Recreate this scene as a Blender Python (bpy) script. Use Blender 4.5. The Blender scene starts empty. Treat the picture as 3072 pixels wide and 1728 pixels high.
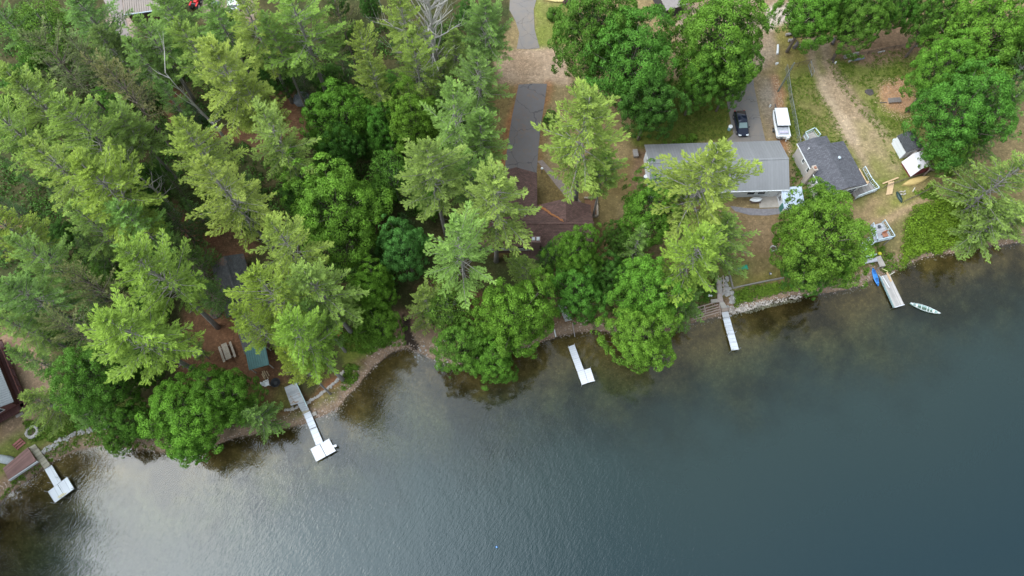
import bpy, bmesh, math, random
import numpy as np
from mathutils import Vector, Matrix, Euler
random.seed(7); rng = np.random.default_rng(11)
SC = bpy.context.scene; COL = SC.collection
R = math.radians

# ------------------------------------------------------------------ camera frame and helpers
CAMH, FPX, TILT = 95.0, 2048.0, R(21.3)
CT, ST = math.cos(TILT), math.sin(TILT)
K = 3072 / 2576.0
def P(px, py, z=0.0):
    """where the survey point (px, py) of the aerial view meets the level z"""
    u = (px - 1536) / FPX; v = (864 - py) / FPX
    t = (z - CAMH) / (-CT + v * ST)
    return (u * t, (ST + v * CT) * t)
def to_px(x, y, z):
    d = y * ST + (CAMH - z) * CT
    return 1536 + FPX * x / d, 864 - FPX * (y * CT - (CAMH - z) * ST) / d
def depth(x, y, z): return y * ST + (CAMH - z) * CT

SHORE_D = [(0,1272),(30,1243),(75,1210),(112,1182),(150,1158),(200,1136),(262,1128),(330,1133),(390,1140),(450,1150),
 (530,1130),(600,1106),(680,1090),(760,1074),(810,1052),(850,1034),(876,1002),(905,972),(945,925),(985,893),(1020,880),(1060,896),(1105,918),(1150,926),
 (1200,915),(1270,900),(1350,870),(1420,847),(1500,836),(1570,846),(1650,856),(1700,832),(1740,818),(1800,803),(1850,789),
 (1900,773),(1960,757),(2000,749),(2060,745),(2120,735),(2175,722),(2205,704),(2250,688),(2290,668),(2330,650),(2370,645),
 (2420,640),(2470,625),(2530,620),(2576,612)]
SH = [P(x * K, y * K) for x, y in SHORE_D]
SH = [(-420,-330),(-180,-130),(-110,-50),(-86,-18),(-74,-3)] + SH + [(92,46),(120,52),(200,60),(500,40)]
SHa = np.array(SH)
def shore_dist(xs, ys):
    """signed distance to the shoreline, + on land"""
    xs = np.asarray(xs, float); ys = np.asarray(ys, float)
    best = np.full(xs.shape, 1e9); side = np.zeros(xs.shape)
    for i in range(len(SHa) - 1):
        a, b = SHa[i], SHa[i + 1]
        d = b - a; L2 = d @ d
        t = np.clip(((xs - a[0]) * d[0] + (ys - a[1]) * d[1]) / L2, 0, 1)
        ex = xs - (a[0] + t * d[0]); ey = ys - (a[1] + t * d[1])
        q = ex * ex + ey * ey
        s = d[0] * (ys - a[1]) - d[1] * (xs - a[0])
        m = q < best - 1e-9
        side = np.where(m, np.sign(s), side); best = np.minimum(best, q)
    return np.sqrt(best) * side
def sst(a, b, x):
    t = np.clip((x - a) / (b - a), 0, 1); return t * t * (3 - 2 * t)
def wob(x, y, s, seed=0):
    r = np.random.default_rng(seed); o = 0
    for k in range(5):
        a = r.uniform(0, 6.28); f = s * (1 + k * .7); ph = r.uniform(0, 6.28, 2)
        o = o + np.sin((x * np.cos(a) + y * np.sin(a)) * f + ph[0] + 1.7 * np.sin((x * np.sin(a) - y * np.cos(a)) * f * .7 + ph[1])) / (1 + k * .6)
    return o / 2.4
def terrain(x, y, d=None):
    x = np.asarray(x, float); y = np.asarray(y, float)
    if d is None: d = shore_dist(x, y)
    d = d + .35 * wob(x, y, .9, 3) * sst(0, 3, np.abs(d)) + .12 * wob(x, y, 2.1, 31)
    bank = 1.35 + 1.35 * sst(5, 38, x) + .7 * sst(48, 62, x)
    z = .45 * sst(0, 2.6, d) + (bank - .45) * sst(1.8, 8, d) + .08 * wob(x, y, .25, 4) * sst(4, 12, d)
    z = np.where(d > 60, z + (d - 60) * .02, z)
    bed = -.16 * np.minimum(-d, 14) - .28 * np.clip(-d - 4, 0, 40) - .05
    return np.where(d < 0, np.maximum(bed, -14), z - .03 * np.clip(1 - d, 0, 1))
_hx = np.arange(-112, 112.1, .5); _hy = np.arange(-40, 130.1, .5); _HX, _HY = np.meshgrid(_hx, _hy); _HZ = terrain(_HX, _HY); _SD = shore_dist(_HX, _HY)
def _look(A, x, y):
    i = min(max((x + 112) / .5, 0), len(_hx) - 1.001); j = min(max((y + 40) / .5, 0), len(_hy) - 1.001); a, b = int(i), int(j); u, v = i - a, j - b
    return float((A[b, a] * (1 - u) + A[b, a + 1] * u) * (1 - v) + (A[b + 1, a] * (1 - u) + A[b + 1, a + 1] * u) * v)
def hz(x, y): return _look(_HZ, x, y)
def sd1(x, y): return _look(_SD, x, y)
def G(px, py):
    z = 1.5
    for _ in range(6):
        x, y = P(px, py, z); z = hz(x, y)
    return Vector((x, y, z))
def GD(x, y): return G(x * K, y * K)

# ------------------------------------------------------------------ mesh builder
class MB:
    def __init__(s): s.v = []; s.f = []
    def add(s, vs, fs):
        n = len(s.v); s.v += [tuple(v) for v in vs]; s.f += [tuple(n + i for i in f) for f in fs]; return s
    def box(s, c, size, rz=0, ax=None):
        hx, hy, h = size[0] / 2, size[1] / 2, size[2] / 2
        M = Matrix.Rotation(rz, 3, 'Z') if ax is None else ax
        vs = [Vector(c) + M @ Vector((x * hx, y * hy, z * h)) for z in (-1, 1) for x, y in ((-1, -1), (1, -1), (1, 1), (-1, 1))]
        return s.add(vs, [(3, 2, 1, 0), (4, 5, 6, 7), (0, 1, 5, 4), (1, 2, 6, 5), (2, 3, 7, 6), (3, 0, 4, 7)])
    def bar(s, a, b, w=.08, h=.08):
        a = Vector(a); b = Vector(b); d = b - a; L = d.length
        if L < 1e-6: return s
        x = d / L; up = Vector((0, 0, 1)) if abs(x.z) < .95 else Vector((0, 1, 0))
        y = up.cross(x).normalized(); z = x.cross(y)
        return s.box((a + b) / 2, (L, w, h), ax=Matrix((x, y, z)).transposed())
    def prism(s, poly, z0, z1):
        n = len(poly)
        area = sum(poly[i][0] * poly[(i + 1) % n][1] - poly[(i + 1) % n][0] * poly[i][1] for i in range(n))
        if area < 0: poly = poly[::-1]
        vs = [(p[0], p[1], z0) for p in poly] + [(p[0], p[1], z1) for p in poly]
        return s.add(vs, [tuple(range(n - 1, -1, -1)), tuple(range(n, 2 * n))] + [(i, (i + 1) % n, n + (i + 1) % n, n + i) for i in range(n)])
    def tube(s, pts, rs, n=8, cap=True):
        pts = [Vector(p) for p in pts]
        if not hasattr(rs, '__len__'): rs = [rs] * len(pts)
        base = len(s.v); up0 = None
        for i, p in enumerate(pts):
            d = (pts[min(i + 1, len(pts) - 1)] - pts[max(i - 1, 0)]).normalized()
            if up0 is None: up0 = Vector((1, 0, 0)) if abs(d.x) < .8 else Vector((0, 1, 0))
            a = (up0 - d * up0.dot(d)).normalized(); b = d.cross(a); up0 = a
            for k in range(n):
                t = 2 * math.pi * k / n
                s.v.append(tuple(p + (a * math.cos(t) + b * math.sin(t)) * rs[i]))
        for i in range(len(pts) - 1):
            for k in range(n):
                s.f.append((base + i * n + k, base + i * n + (k + 1) % n, base + (i + 1) * n + (k + 1) % n, base + (i + 1) * n + k))
        if cap:
            s.f.append(tuple(base + k for k in range(n - 1, -1, -1))); s.f.append(tuple(base + (len(pts) - 1) * n + k for k in range(n)))
        return s
    def loft(s, secs, closed=True, caps=True):
        n = len(secs[0]); b = len(s.v)
        for q in secs: s.v += [tuple(v) for v in q]
        for i in range(len(secs) - 1):
            for k in range(n if closed else n - 1):
                s.f.append((b + i * n + k, b + i * n + (k + 1) % n, b + (i + 1) * n + (k + 1) % n, b + (i + 1) * n + k))
        if caps:
            s.f.append(tuple(b + k for k in range(n - 1, -1, -1))); s.f.append(tuple(b + (len(secs) - 1) * n + k for k in range(n)))
        return s
    def ball(s, c, r, n=8, m=5, sq=1.0, jit=0):
        c = Vector(c); b = len(s.v)
        for i in range(m + 1):
            t = math.pi * i / m
            for k in range(n):
                q = 2 * math.pi * k / n; rr = r * (1 + random.uniform(-jit, jit))
                s.v.append(tuple(c + Vector((math.sin(t) * math.cos(q) * rr, math.sin(t) * math.sin(q) * rr, math.cos(t) * rr * sq))))
        for i in range(m):
            for k in range(n):
                s.f.append((b + i * n + k, b + (i + 1) * n + k, b + (i + 1) * n + (k + 1) % n, b + i * n + (k + 1) % n))
        return s
    def mesh(s, name, mat, off=(0, 0, 0), smooth=False):
        me = bpy.data.meshes.new(name)
        ox, oy, oz = off
        me.from_pydata([(x - ox, y - oy, z - oz) for x, y, z in s.v], [], s.f)
        if mat: me.materials.append(mat)
        if smooth: me.polygons.foreach_set('use_smooth', [True] * len(me.polygons))
        me.update(); return me
    def build(s, name, mat, parent=None, smooth=False, label=None, bevel=0, local=False):
        """vertices are in world space unless local; the part hangs under its parent"""
        off = (0, 0, 0)
        if parent is not None and not local:
            p = parent; off = Vector((0, 0, 0))
            while p is not None: off = off + p.location; p = p.parent
        if parent is None and not local and s.v:
            a = np.array(s.v); off = Vector((a[:, 0].mean(), a[:, 1].mean(), a[:, 2].min()))
        o = bpy.data.objects.new(name, s.mesh(name, mat, off, smooth)); COL.objects.link(o)
        if parent is not None: o.parent = parent
        elif not local: o.location = off
        if label: o['label'] = label
        if bevel:
            m = o.modifiers.new('b', 'BEVEL'); m.width = bevel; m.segments = 2; m.limit_method = 'ANGLE'
        return o
def thing(name, label, cat, loc, group=None, rz=0):
    o = bpy.data.objects.new(name, None); COL.objects.link(o); o.empty_display_size = .2
    o.location = Vector(loc); o.rotation_euler = (0, 0, rz); o['label'] = label; o['category'] = cat
    if group: o['group'] = group
    return o
def tag(o, label=None, cat=None, group=None, kind=None):
    for k, v in (('label', label), ('category', cat), ('group', group), ('kind', kind)):
        if v: o[k] = v
    return o

# ------------------------------------------------------------------ materials
def new_mat(name):
    m = bpy.data.materials.new(name); m.use_nodes = True; nt = m.node_tree; nt.nodes.clear()
    out = nt.nodes.new('ShaderNodeOutputMaterial'); return m, nt, out
def N(nt, t, **kw):
    n = nt.nodes.new(t)
    for k, v in kw.items():
        if k.startswith('i_'): n.inputs[k[2:].replace('_', ' ')].default_value = v
        else: setattr(n, k, v)
    return n
def L(nt, a, b): nt.links.new(a, b)
def c4(c, k=1.0): return (c[0] * k, c[1] * k, c[2] * k, 1)
MATS = {}
def mat(name, col, rough=.7, var=.18, scale=3.0, metal=0.0, bump=.2, col2=None, fine=None, emis=None):
    if name in MATS: return MATS[name]
    m, nt, out = new_mat(name)
    b = N(nt, 'ShaderNodeBsdfPrincipled'); b.inputs['Roughness'].default_value = rough; b.inputs['Metallic'].default_value = metal
    tc = N(nt, 'ShaderNodeTexCoord')
    n1 = N(nt, 'ShaderNodeTexNoise'); n1.inputs['Scale'].default_value = scale; n1.inputs['Detail'].default_value = 6; n1.inputs['Roughness'].default_value = .65
    L(nt, tc.outputs['Object'], n1.inputs['Vector'])
    rp = N(nt, 'ShaderNodeValToRGB'); rp.color_ramp.elements[0].position = .3; rp.color_ramp.elements[1].position = .7
    rp.color_ramp.elements[0].color = c4(col, 1 - var) if not col2 else c4(col2); rp.color_ramp.elements[1].color = c4(col, 1 + var)
    L(nt, n1.outputs['Fac'], rp.inputs['Fac']); L(nt, rp.outputs['Color'], b.inputs['Base Color'])
    if bump:
        n2 = N(nt, 'ShaderNodeTexNoise'); n2.inputs['Scale'].default_value = fine or scale * 8; n2.inputs['Detail'].default_value = 3
        L(nt, tc.outputs['Object'], n2.inputs['Vector'])
        bp = N(nt, 'ShaderNodeBump'); bp.inputs['Strength'].default_value = bump; bp.inputs['Distance'].default_value = .03
        L(nt, n2.outputs['Fac'], bp.inputs['Height']); L(nt, bp.outputs['Normal'], b.inputs['Normal'])
    L(nt, b.outputs[0], out.inputs[0]); MATS[name] = m; return m
def plank_mat(name, col, width=.14, axis='X', gap=.45, rough=.8, var=.25, litter=None):
    """boards laid across one local axis, every board its own tone"""
    if name in MATS: return MATS[name]
    m, nt, out = new_mat(name)
    b = N(nt, 'ShaderNodeBsdfPrincipled'); b.inputs['Roughness'].default_value = rough
    tc = N(nt, 'ShaderNodeTexCoord'); sp = N(nt, 'ShaderNodeSeparateXYZ'); L(nt, tc.outputs['Object'], sp.inputs[0])
    mu = N(nt, 'ShaderNodeMath', operation='DIVIDE'); mu.inputs[1].default_value = width; L(nt, sp.outputs[axis], mu.inputs[0])
    fl = N(nt, 'ShaderNodeMath', operation='FLOOR'); L(nt, mu.outputs[0], fl.inputs[0])
    fr = N(nt, 'ShaderNodeMath', operation='FRACT'); L(nt, mu.outputs[0], fr.inputs[0])
    wn = N(nt, 'ShaderNodeTexWhiteNoise', noise_dimensions='1D'); L(nt, fl.outputs[0], wn.inputs['W'])
    gp = N(nt, 'ShaderNodeMath', operation='GREATER_THAN'); gp.inputs[1].default_value = 1 - .1; L(nt, fr.outputs[0], gp.inputs[0])
    n1 = N(nt, 'ShaderNodeTexNoise'); n1.inputs['Scale'].default_value = 1.6; n1.inputs['Detail'].default_value = 7; L(nt, tc.outputs['Object'], n1.inputs['Vector'])
    ad = N(nt, 'ShaderNodeMath', operation='ADD'); L(nt, wn.outputs['Value'], ad.inputs[0]); L(nt, n1.outputs['Fac'], ad.inputs[1])
    mr = N(nt, 'ShaderNodeMapRange'); mr.inputs['From Min'].default_value = .3; mr.inputs['From Max'].default_value = 1.7
    mr.inputs['To Min'].default_value = 1 - var; mr.inputs['To Max'].default_value = 1 + var; L(nt, ad.outputs[0], mr.inputs['Value'])
    g2 = N(nt, 'ShaderNodeMath', operation='MULTIPLY_ADD'); g2.inputs[1].default_value = -gap; g2.inputs[2].default_value = 1; L(nt, gp.outputs[0], g2.inputs[0])
    m2 = N(nt, 'ShaderNodeMath', operation='MULTIPLY'); L(nt, mr.outputs[0], m2.inputs[0]); L(nt, g2.outputs[0], m2.inputs[1])
    vm = N(nt, 'ShaderNodeVectorMath', operation='SCALE'); vm.inputs[0].default_value = col; L(nt, m2.outputs[0], vm.inputs['Scale'])
    src = vm.outputs[0]
    if litter:
        n3 = N(nt, 'ShaderNodeTexNoise'); n3.inputs['Scale'].default_value = 1.3; n3.inputs['Detail'].default_value = 8; n3.inputs['Roughness'].default_value = .8
        L(nt, tc.outputs['Object'], n3.inputs['Vector'])
        th = N(nt, 'ShaderNodeMapRange'); th.inputs['From Min'].default_value = .56; th.inputs['From Max'].default_value = .62; L(nt, n3.outputs['Fac'], th.inputs['Value'])
        mx = N(nt, 'ShaderNodeMix', data_type='RGBA'); L(nt, th.outputs[0], mx.inputs['Factor']); L(nt, src, mx.inputs['A']); mx.inputs['B'].default_value = c4(litter); src = mx.outputs['Result']
    L(nt, src, b.inputs['Base Color'])
    L(nt, b.outputs[0], out.inputs[0]); MATS[name] = m; return m
def shingle_mat(name, col, litter=None, amt=.55, swirl=0.0):
    if name in MATS: return MATS[name]
    m, nt, out = new_mat(name)
    b = N(nt, 'ShaderNodeBsdfPrincipled'); b.inputs['Roughness'].default_value = .9
    tc = N(nt, 'ShaderNodeTexCoord')
    br = N(nt, 'ShaderNodeTexBrick'); br.inputs['Scale'].default_value = 1; br.inputs['Mortar Size'].default_value = .012
    br.inputs['Brick Width'].default_value = .36; br.inputs['Row Height'].default_value = .19
    br.inputs['Color1'].default_value = c4(col, .78); br.inputs['Color2'].default_value = c4(col, 1.2); br.inputs['Mortar'].default_value = c4(col, .45)
    L(nt, tc.outputs['Object'], br.inputs['Vector'])
    n1 = N(nt, 'ShaderNodeTexNoise'); n1.inputs['Scale'].default_value = 1.1 if not swirl else 2.6; n1.inputs['Detail'].default_value = 8; n1.inputs['Roughness'].default_value = .7
    n1.inputs['Distortion'].default_value = swirl
    L(nt, tc.outputs['Object'], n1.inputs['Vector'])
    mr = N(nt, 'ShaderNodeMapRange'); mr.inputs['From Min'].default_value = .3; mr.inputs['From Max'].default_value = .7; mr.inputs['To Min'].default_value = .72; mr.inputs['To Max'].default_value = 1.25
    L(nt, n1.outputs['Fac'], mr.inputs['Value'])
    vm = N(nt, 'ShaderNodeVectorMath', operation='SCALE'); L(nt, br.outputs['Color'], vm.inputs[0]); L(nt, mr.outputs[0], vm.inputs['Scale'])
    src = vm.outputs[0]
    if litter:
        n3 = N(nt, 'ShaderNodeTexNoise'); n3.inputs['Scale'].default_value = .45; n3.inputs['Detail'].default_value = 9; n3.inputs['Roughness'].default_value = .75
        L(nt, tc.outputs['Object'], n3.inputs['Vector'])
        th = N(nt, 'ShaderNodeMapRange'); th.inputs['From Min'].default_value = amt; th.inputs['From Max'].default_value = amt + .09; th.inputs['To Max'].default_value = .8; L(nt, n3.outputs['Fac'], th.inputs['Value'])
        mx = N(nt, 'ShaderNodeMix', data_type='RGBA'); L(nt, th.outputs[0], mx.inputs['Factor']); L(nt, src, mx.inputs['A']); mx.inputs['B'].default_value = c4(litter); src = mx.outputs['Result']
    L(nt, src, b.inputs['Base Color']); L(nt, b.outputs[0], out.inputs[0]); MATS[name] = m; return m
def glass_mat(name, col=(.03, .04, .05)):
    if name in MATS: return MATS[name]
    return mat(name, col, rough=.08, var=.1, bump=0)
def leaf_mat(name, dark, light, trans=.25):
    m, nt, out = new_mat(name)
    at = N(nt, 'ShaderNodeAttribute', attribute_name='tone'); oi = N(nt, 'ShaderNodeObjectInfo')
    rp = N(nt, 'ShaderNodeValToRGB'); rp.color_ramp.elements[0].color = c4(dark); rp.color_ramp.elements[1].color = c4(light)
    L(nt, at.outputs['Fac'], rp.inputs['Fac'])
    mx = N(nt, 'ShaderNodeMix', data_type='RGBA', blend_type='MULTIPLY'); mx.inputs['Factor'].default_value = 1
    L(nt, rp.outputs['Color'], mx.inputs['A']); L(nt, oi.outputs['Color'], mx.inputs['B'])
    d = N(nt, 'ShaderNodeBsdfPrincipled'); d.inputs['Roughness'].default_value = .62; d.inputs['Specular IOR Level'].default_value = .25
    L(nt, mx.outputs['Result'], d.inputs['Base Color'])
    t = N(nt, 'ShaderNodeBsdfTranslucent'); L(nt, mx.outputs['Result'], t.inputs['Color'])
    s = N(nt, 'ShaderNodeMixShader'); s.inputs[0].default_value = trans
    L(nt, d.outputs[0], s.inputs[1]); L(nt, t.outputs[0], s.inputs[2]); L(nt, s.outputs[0], out.inputs[0]); return m

# ------------------------------------------------------------------ ground and lake bed (one sheet)
def pip(px, py, poly):
    ins = np.zeros(px.shape, bool); n = len(poly)
    for i in range(n):
        x1, y1 = poly[i]; x2, y2 = poly[(i + 1) % n]
        c = ((y1 > py) != (y2 > py)) & (px < (x2 - x1) * (py - y1) / (y2 - y1 + 1e-12) + x1)
        ins ^= c
    return ins
def axis(lo, hi, step, far):
    a = list(np.arange(lo, hi + step / 2, step)); s = step; x = a[-1]; up = []
    while x < far: s *= 1.35; x += s; up.append(x)
    s = step; x = a[0]; dn = []
    while x > -far: s *= 1.35; x -= s; dn.append(x)
    return np.array(dn[::-1] + a + up)
def sheet(name, xs, ys, zf):
    X, Y = np.meshgrid(xs, ys); Z = zf(X, Y); nx, ny = len(xs), len(ys)
    me = bpy.data.meshes.new(name)
    co = np.stack([X, Y, Z], -1).reshape(-1, 3)
    i = np.arange(nx * ny).reshape(ny, nx)
    q = np.stack([i[:-1, :-1], i[:-1, 1:], i[1:, 1:], i[1:, :-1]], -1).reshape(-1, 4)
    me.vertices.add(len(co)); me.vertices.foreach_set('co', co.ravel())
    me.loops.add(q.size); me.loops.foreach_set('vertex_index', q.ravel())
    me.polygons.add(len(q)); me.polygons.foreach_set('loop_start', np.arange(0, q.size, 4)); me.polygons.foreach_set('loop_total', np.full(len(q), 4))
    me.polygons.foreach_set('use_smooth', np.ones(len(q), bool)); me.update(calc_edges=True)
    o = bpy.data.objects.new(name, me); COL.objects.link(o); return o, X.ravel(), Y.ravel(), Z.ravel()
xs = axis(-100, 100, .32, 2500); ys = axis(-22, 104, .32, 2500)
ground, GX, GY, GZ = sheet('ground', xs, ys, lambda X, Y: terrain(X, Y))
ground['kind'] = 'structure'
gd = shore_dist(GX, GY)
gpx, gpy = to_px(GX, GY, GZ); gpx = gpx / K; gpy = gpy / K        # survey coordinates of every ground point
wx = gpx + 7 * wob(GX, GY, .8, 21) + 3 * wob(GX, GY, 2.6, 22); wy = gpy + 7 * wob(GX, GY, .8, 23) + 3 * wob(GX, GY, 2.6, 24)
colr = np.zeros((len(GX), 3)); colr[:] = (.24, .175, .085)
zone0 = True
grn = np.clip(.5 + .5 * wob(GX, GY, .33, 41) + .3 * wob(GX, GY, 1.3, 42), 0, 1)[:, None]
def zone(poly, c, c2=None, a=1.0, hard=False, mixn=51, thr=None):
    m = pip(gpx if hard else wx, gpy if hard else wy, poly) & (gd > 0)
    base = np.array(c)[None, :]
    if c2 is not None:
        t = np.clip(.5 + .8 * wob(GX, GY, .45, mixn) + .35 * wob(GX, GY, 1.9, mixn + 1), 0, 1)[:, None]
        base = np.array(c)[None, :] * (1 - t) + np.array(c2)[None, :] * t
    w = (m * a)[:, None]
    colr[:] = colr * (1 - w) + base * w
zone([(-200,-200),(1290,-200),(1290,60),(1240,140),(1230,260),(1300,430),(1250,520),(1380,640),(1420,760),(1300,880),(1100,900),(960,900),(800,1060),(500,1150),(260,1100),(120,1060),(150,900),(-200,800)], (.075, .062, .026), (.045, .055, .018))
for pl in ([(395,185),(450,230),(520,330),(560,330),(690,290),(770,340),(700,420),(610,360),(480,350),(420,300)], [(430,500),(500,560),(620,560),(660,620),(560,700),(470,620)], [(660,180),(720,220),(790,330),(740,350),(680,250)], [(0,550),(80,545),(60,610),(0,620)], [(1040,720),(1080,700),(1260,760),(1180,830)]): zone(pl, (.19, .088, .05), (.15, .085, .045))
LAWN_B = (.205, .150, .062); LAWN_B2 = (.155, .108, .042); GREEN = (.15, .175, .028); TAN = (.30, .215, .135); OLIVE = (.20, .185, .062)
zone([(0,560),(90,560),(0,640)], (.2, .11, .065))
zone([(1230,250),(1290,180),(1395,205),(1380,300),(1370,400),(1420,480),(1580,400),(1640,360),(1640,470),(1560,520),(1560,700),(1440,700),(1380,640),(1230,640)], LAWN_B, LAWN_B2)
zone([(1340,0),(1430,0),(1430,170),(1350,175),(1340,120)], (.17, .19, .04), OLIVE)
zone([(1560,560),(1640,560),(1640,760),(1540,760)], (.17, .105, .055))
zone([(1240,140),(1260,128),(1420,118),(1440,215),(1255,213)], (.40, .285, .19), (.30, .205, .13))
zone([(1585,330),(1600,220),(1900,150),(1840,270),(1838,330),(1868,352),(1700,368),(1590,372)], (.115, .13, .022), (.085, .10, .018))
zone([(1590,370),(1640,370),(1640,480),(1590,480)], (.19, .12, .068))
zone([(1700,0),(2060,0),(2060,120),(1880,190),(1700,190)], (.33, .25, .17), (.26, .18, .11))
zone([(1930,20),(1990,10),(2060,60),(2030,85),(1930,72)], (.50, .41, .33))
zone([(1950,60),(2120,60),(2120,190),(1960,195)], (.25, .17, .08), (.22, .19, .05))
zone([(1895,190),(1952,190),(1975,350),(1930,352)], (.30, .24, .18), (.24, .18, .11))
zone([(1943,185),(1962,185),(1995,390),(1965,400)], (.36, .185, .095), (.28, .14, .075))
zone([(1965,180),(2070,150),(2330,120),(2380,420),(2380,470),(2200,560),(2150,510),(1990,430)], OLIVE, (.14, .16, .032), mixn=61)
zone([(1965,180),(2050,170),(2110,330),(2020,350),(1990,330)], (.14, .16, .03), (.19, .16, .06))
zone([(2060,170),(2290,130),(2290,200),(2200,250),(2100,240)], (.135, .165, .028), OLIVE, mixn=71)
zone([(2090,60),(2280,20),(2330,130),(2200,170),(2110,150)], (.21, .13, .075), (.25, .16, .095))
zone([(2022,90),(2082,88),(2096,150),(2128,200),(2175,265),(2235,330),(2262,390),(2270,450),(2190,440),(2135,370),(2095,300),(2058,230),(2038,165)], (.26, .185, .11), (.35, .255, .165), mixn=81)
zone([(2036,150),(2052,150),(2085,230),(2130,300),(2165,360),(2150,370),(2110,310),(2068,235)], (.40, .30, .20))
zone([(2140,300),(2200,300),(2260,370),(2270,460),(2190,430)], (.33, .24, .145), OLIVE, mixn=91)
zone([(2052,120),(2060,120),(2078,190),(2064,190)], (.2, .19, .06))
zone([(2222,205),(2262,198),(2300,222),(2300,268),(2278,290),(2250,285),(2215,262),(2212,230)], (.43, .25, .135), (.35, .19, .10))
zone([(2180,485),(2260,470),(2330,445),(2400,430),(2420,500),(2300,520),(2200,580),(2165,560)], (.26, .18, .095), (.19, .19, .045), mixn=93)
zone([(2165,545),(2200,560),(2330,485),(2420,470),(2430,490),(2330,510),(2230,565),(2180,600)], (.33, .225, .13))
zone([(1855,535),(1985,530),(1985,700),(1850,716),(1835,690)], (.245, .165, .088), (.20, .135, .062))
zone([(1845,690),(1990,672),(1990,702),(1850,722)], (.19, .16, .04), LAWN_B)
zone([(1990,430),(2010,420),(2060,520),(2000,560)], (.24, .17, .1), (.14, .16, .03))
zone([(1370,740),(1580,740),(1700,760),(1760,700),(1840,690),(1840,800),(1500,845),(1370,860)], (.20, .125, .075), (.15, .09, .052))
zone([(930,830),(1000,780),(1060,770),(1150,790),(1180,900),(1080,920),(1000,880),(900,960),(880,930)], (.235, .155, .10), (.18, .105, .066))
zone([(1020,880),(1040,830),(1100,850),(1140,925),(1100,922),(1060,900)], (.27, .185, .12))
zone([(850,870),(985,810),(960,860),(880,930)], (.11, .17, .022), (.14, .16, .03))
zone([(455,780),(640,780),(720,940),(780,1010),(700,1060),(440,1000)], (.165, .083, .045), (.13, .068, .036))
zone([(790,1000),(850,935),(880,950),(800,1020),(760,1050)], (.24, .105, .052), (.20, .085, .04))
zone([(600,1060),(760,1040),(900,920),(930,930),(800,1060),(640,1100)], (.20, .165, .07), (.13, .16, .03))
zone([(0,930),(110,880),(150,1000),(100,1060),(90,1130),(0,1150)], (.295, .205, .135), (.24, .165, .105))
zone([(0,830),(100,850),(110,900),(0,960)], (.27, .17, .11))
zone([(65,1110),(110,1070),(260,1020),(270,1075),(110,1140)], (.12, .17, .028), (.19, .165, .05))
zone([(0,1150),(100,1110),(300,1075),(300,1140),(0,1290)], (.25, .165, .105), (.21, .145, .07))
zone([(265,0),(345,0),(345,80),(320,110),(268,80)], (.33, .25, .2))
zone([(500,0),(640,0),(640,60),(520,50)], (.42, .33, .27), (.24, .16, .1))
# orange needle drifts at the edges of the driveways
for pl in ([(1296,208),(1312,214),(1278,430),(1255,430)], [(1374,205),(1390,212),(1370,300),(1360,430),(1346,430)], [(1250,560),(1262,520),(1262,640),(1240,640)]): zone(pl, (.30, .13, .055), (.2, .12, .06))
# soften the borders between soils
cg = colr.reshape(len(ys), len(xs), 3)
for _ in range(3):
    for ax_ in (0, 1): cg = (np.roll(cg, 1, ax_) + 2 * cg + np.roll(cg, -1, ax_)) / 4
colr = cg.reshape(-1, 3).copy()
# grass fringe, gravel and wet sand that follow the waterline
fr = np.clip(.5 + .9 * wob(GX, GY, .30, 101), 0, 1) * sst(2.2, 3.4, gd) * (1 - sst(5.5, 7.5, gd)) * (1 - sst(-100, -99, GX) * 0)
fr = fr * (1 - ((GX > -30) & (GX < -4))) * .85
fr2 = ((gd > 1.1) & (gd < 2.6) & (GX < -40)) * np.clip(.3 + wob(GX, GY, .5, 103), 0, 1)
for w in (fr, fr2): colr[:] = colr * (1 - w[:, None]) + np.array((.13, .165, .03))[None, :] * w[:, None]
w = (1 - sst(.9, 2.4, gd + .5 * wob(GX, GY, 1.1, 105)))[:, None] * (gd > 0)[:, None]
colr[:] = colr * (1 - w) + np.array((.27, .185, .125))[None, :] * w
w = (1 - sst(.1, .7, gd))[:, None] * (gd > 0)[:, None] * .6
colr[:] = colr * (1 - w) + np.array((.15, .095, .06))[None, :] * w
# lake bed: brown silt with weed, paler sand patches; light lost with depth painted in
bed = np.clip(-gd, 0, 60); bt = sst(0, 9, bed)[:, None]
bc = np.array((.150, .092, .040))[None, :] * (1 - bt) + np.array((.085, .082, .048))[None, :] * bt
pat = np.clip(.5 + .9 * wob(GX, GY, .22, 111) + .5 * wob(GX, GY, .9, 112), 0, 1)[:, None]
bc = bc * np.array((1.15, 1.22, 1.1))[None, :] * (.5 + 1.15 * pat)
colr[:] = np.where((gd < 0)[:, None], bc, colr)
creek = pip(wx, wy, [(1015,790),(1035,800),(1040,850),(1052,880),(1040,890),(1024,870),(1015,850)])
colr[:] = np.where(creek[:, None], np.array((.05, .035, .025))[None, :], colr)
colr = np.clip(colr, .005, 1)
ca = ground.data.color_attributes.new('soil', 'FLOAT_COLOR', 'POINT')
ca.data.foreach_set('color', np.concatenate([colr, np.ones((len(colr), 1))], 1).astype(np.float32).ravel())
m, nt, out = new_mat('soil')
b = N(nt, 'ShaderNodeBsdfPrincipled'); b.inputs['Roughness'].default_value = .95; b.inputs['Specular IOR Level'].default_value = .15
at = N(nt, 'ShaderNodeAttribute', attribute_name='soil'); tc = N(nt, 'ShaderNodeTexCoord')
n1 = N(nt, 'ShaderNodeTexNoise'); n1.inputs['Scale'].default_value = 1.5; n1.inputs['Detail'].default_value = 9; n1.inputs['Roughness'].default_value = .78
L(nt, tc.outputs['Object'], n1.inputs['Vector'])
mr = N(nt, 'ShaderNodeMapRange'); mr.inputs['From Min'].default_value = .3; mr.inputs['From Max'].default_value = .7; mr.inputs['To Min'].default_value = .55; mr.inputs['To Max'].default_value = 1.45
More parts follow.
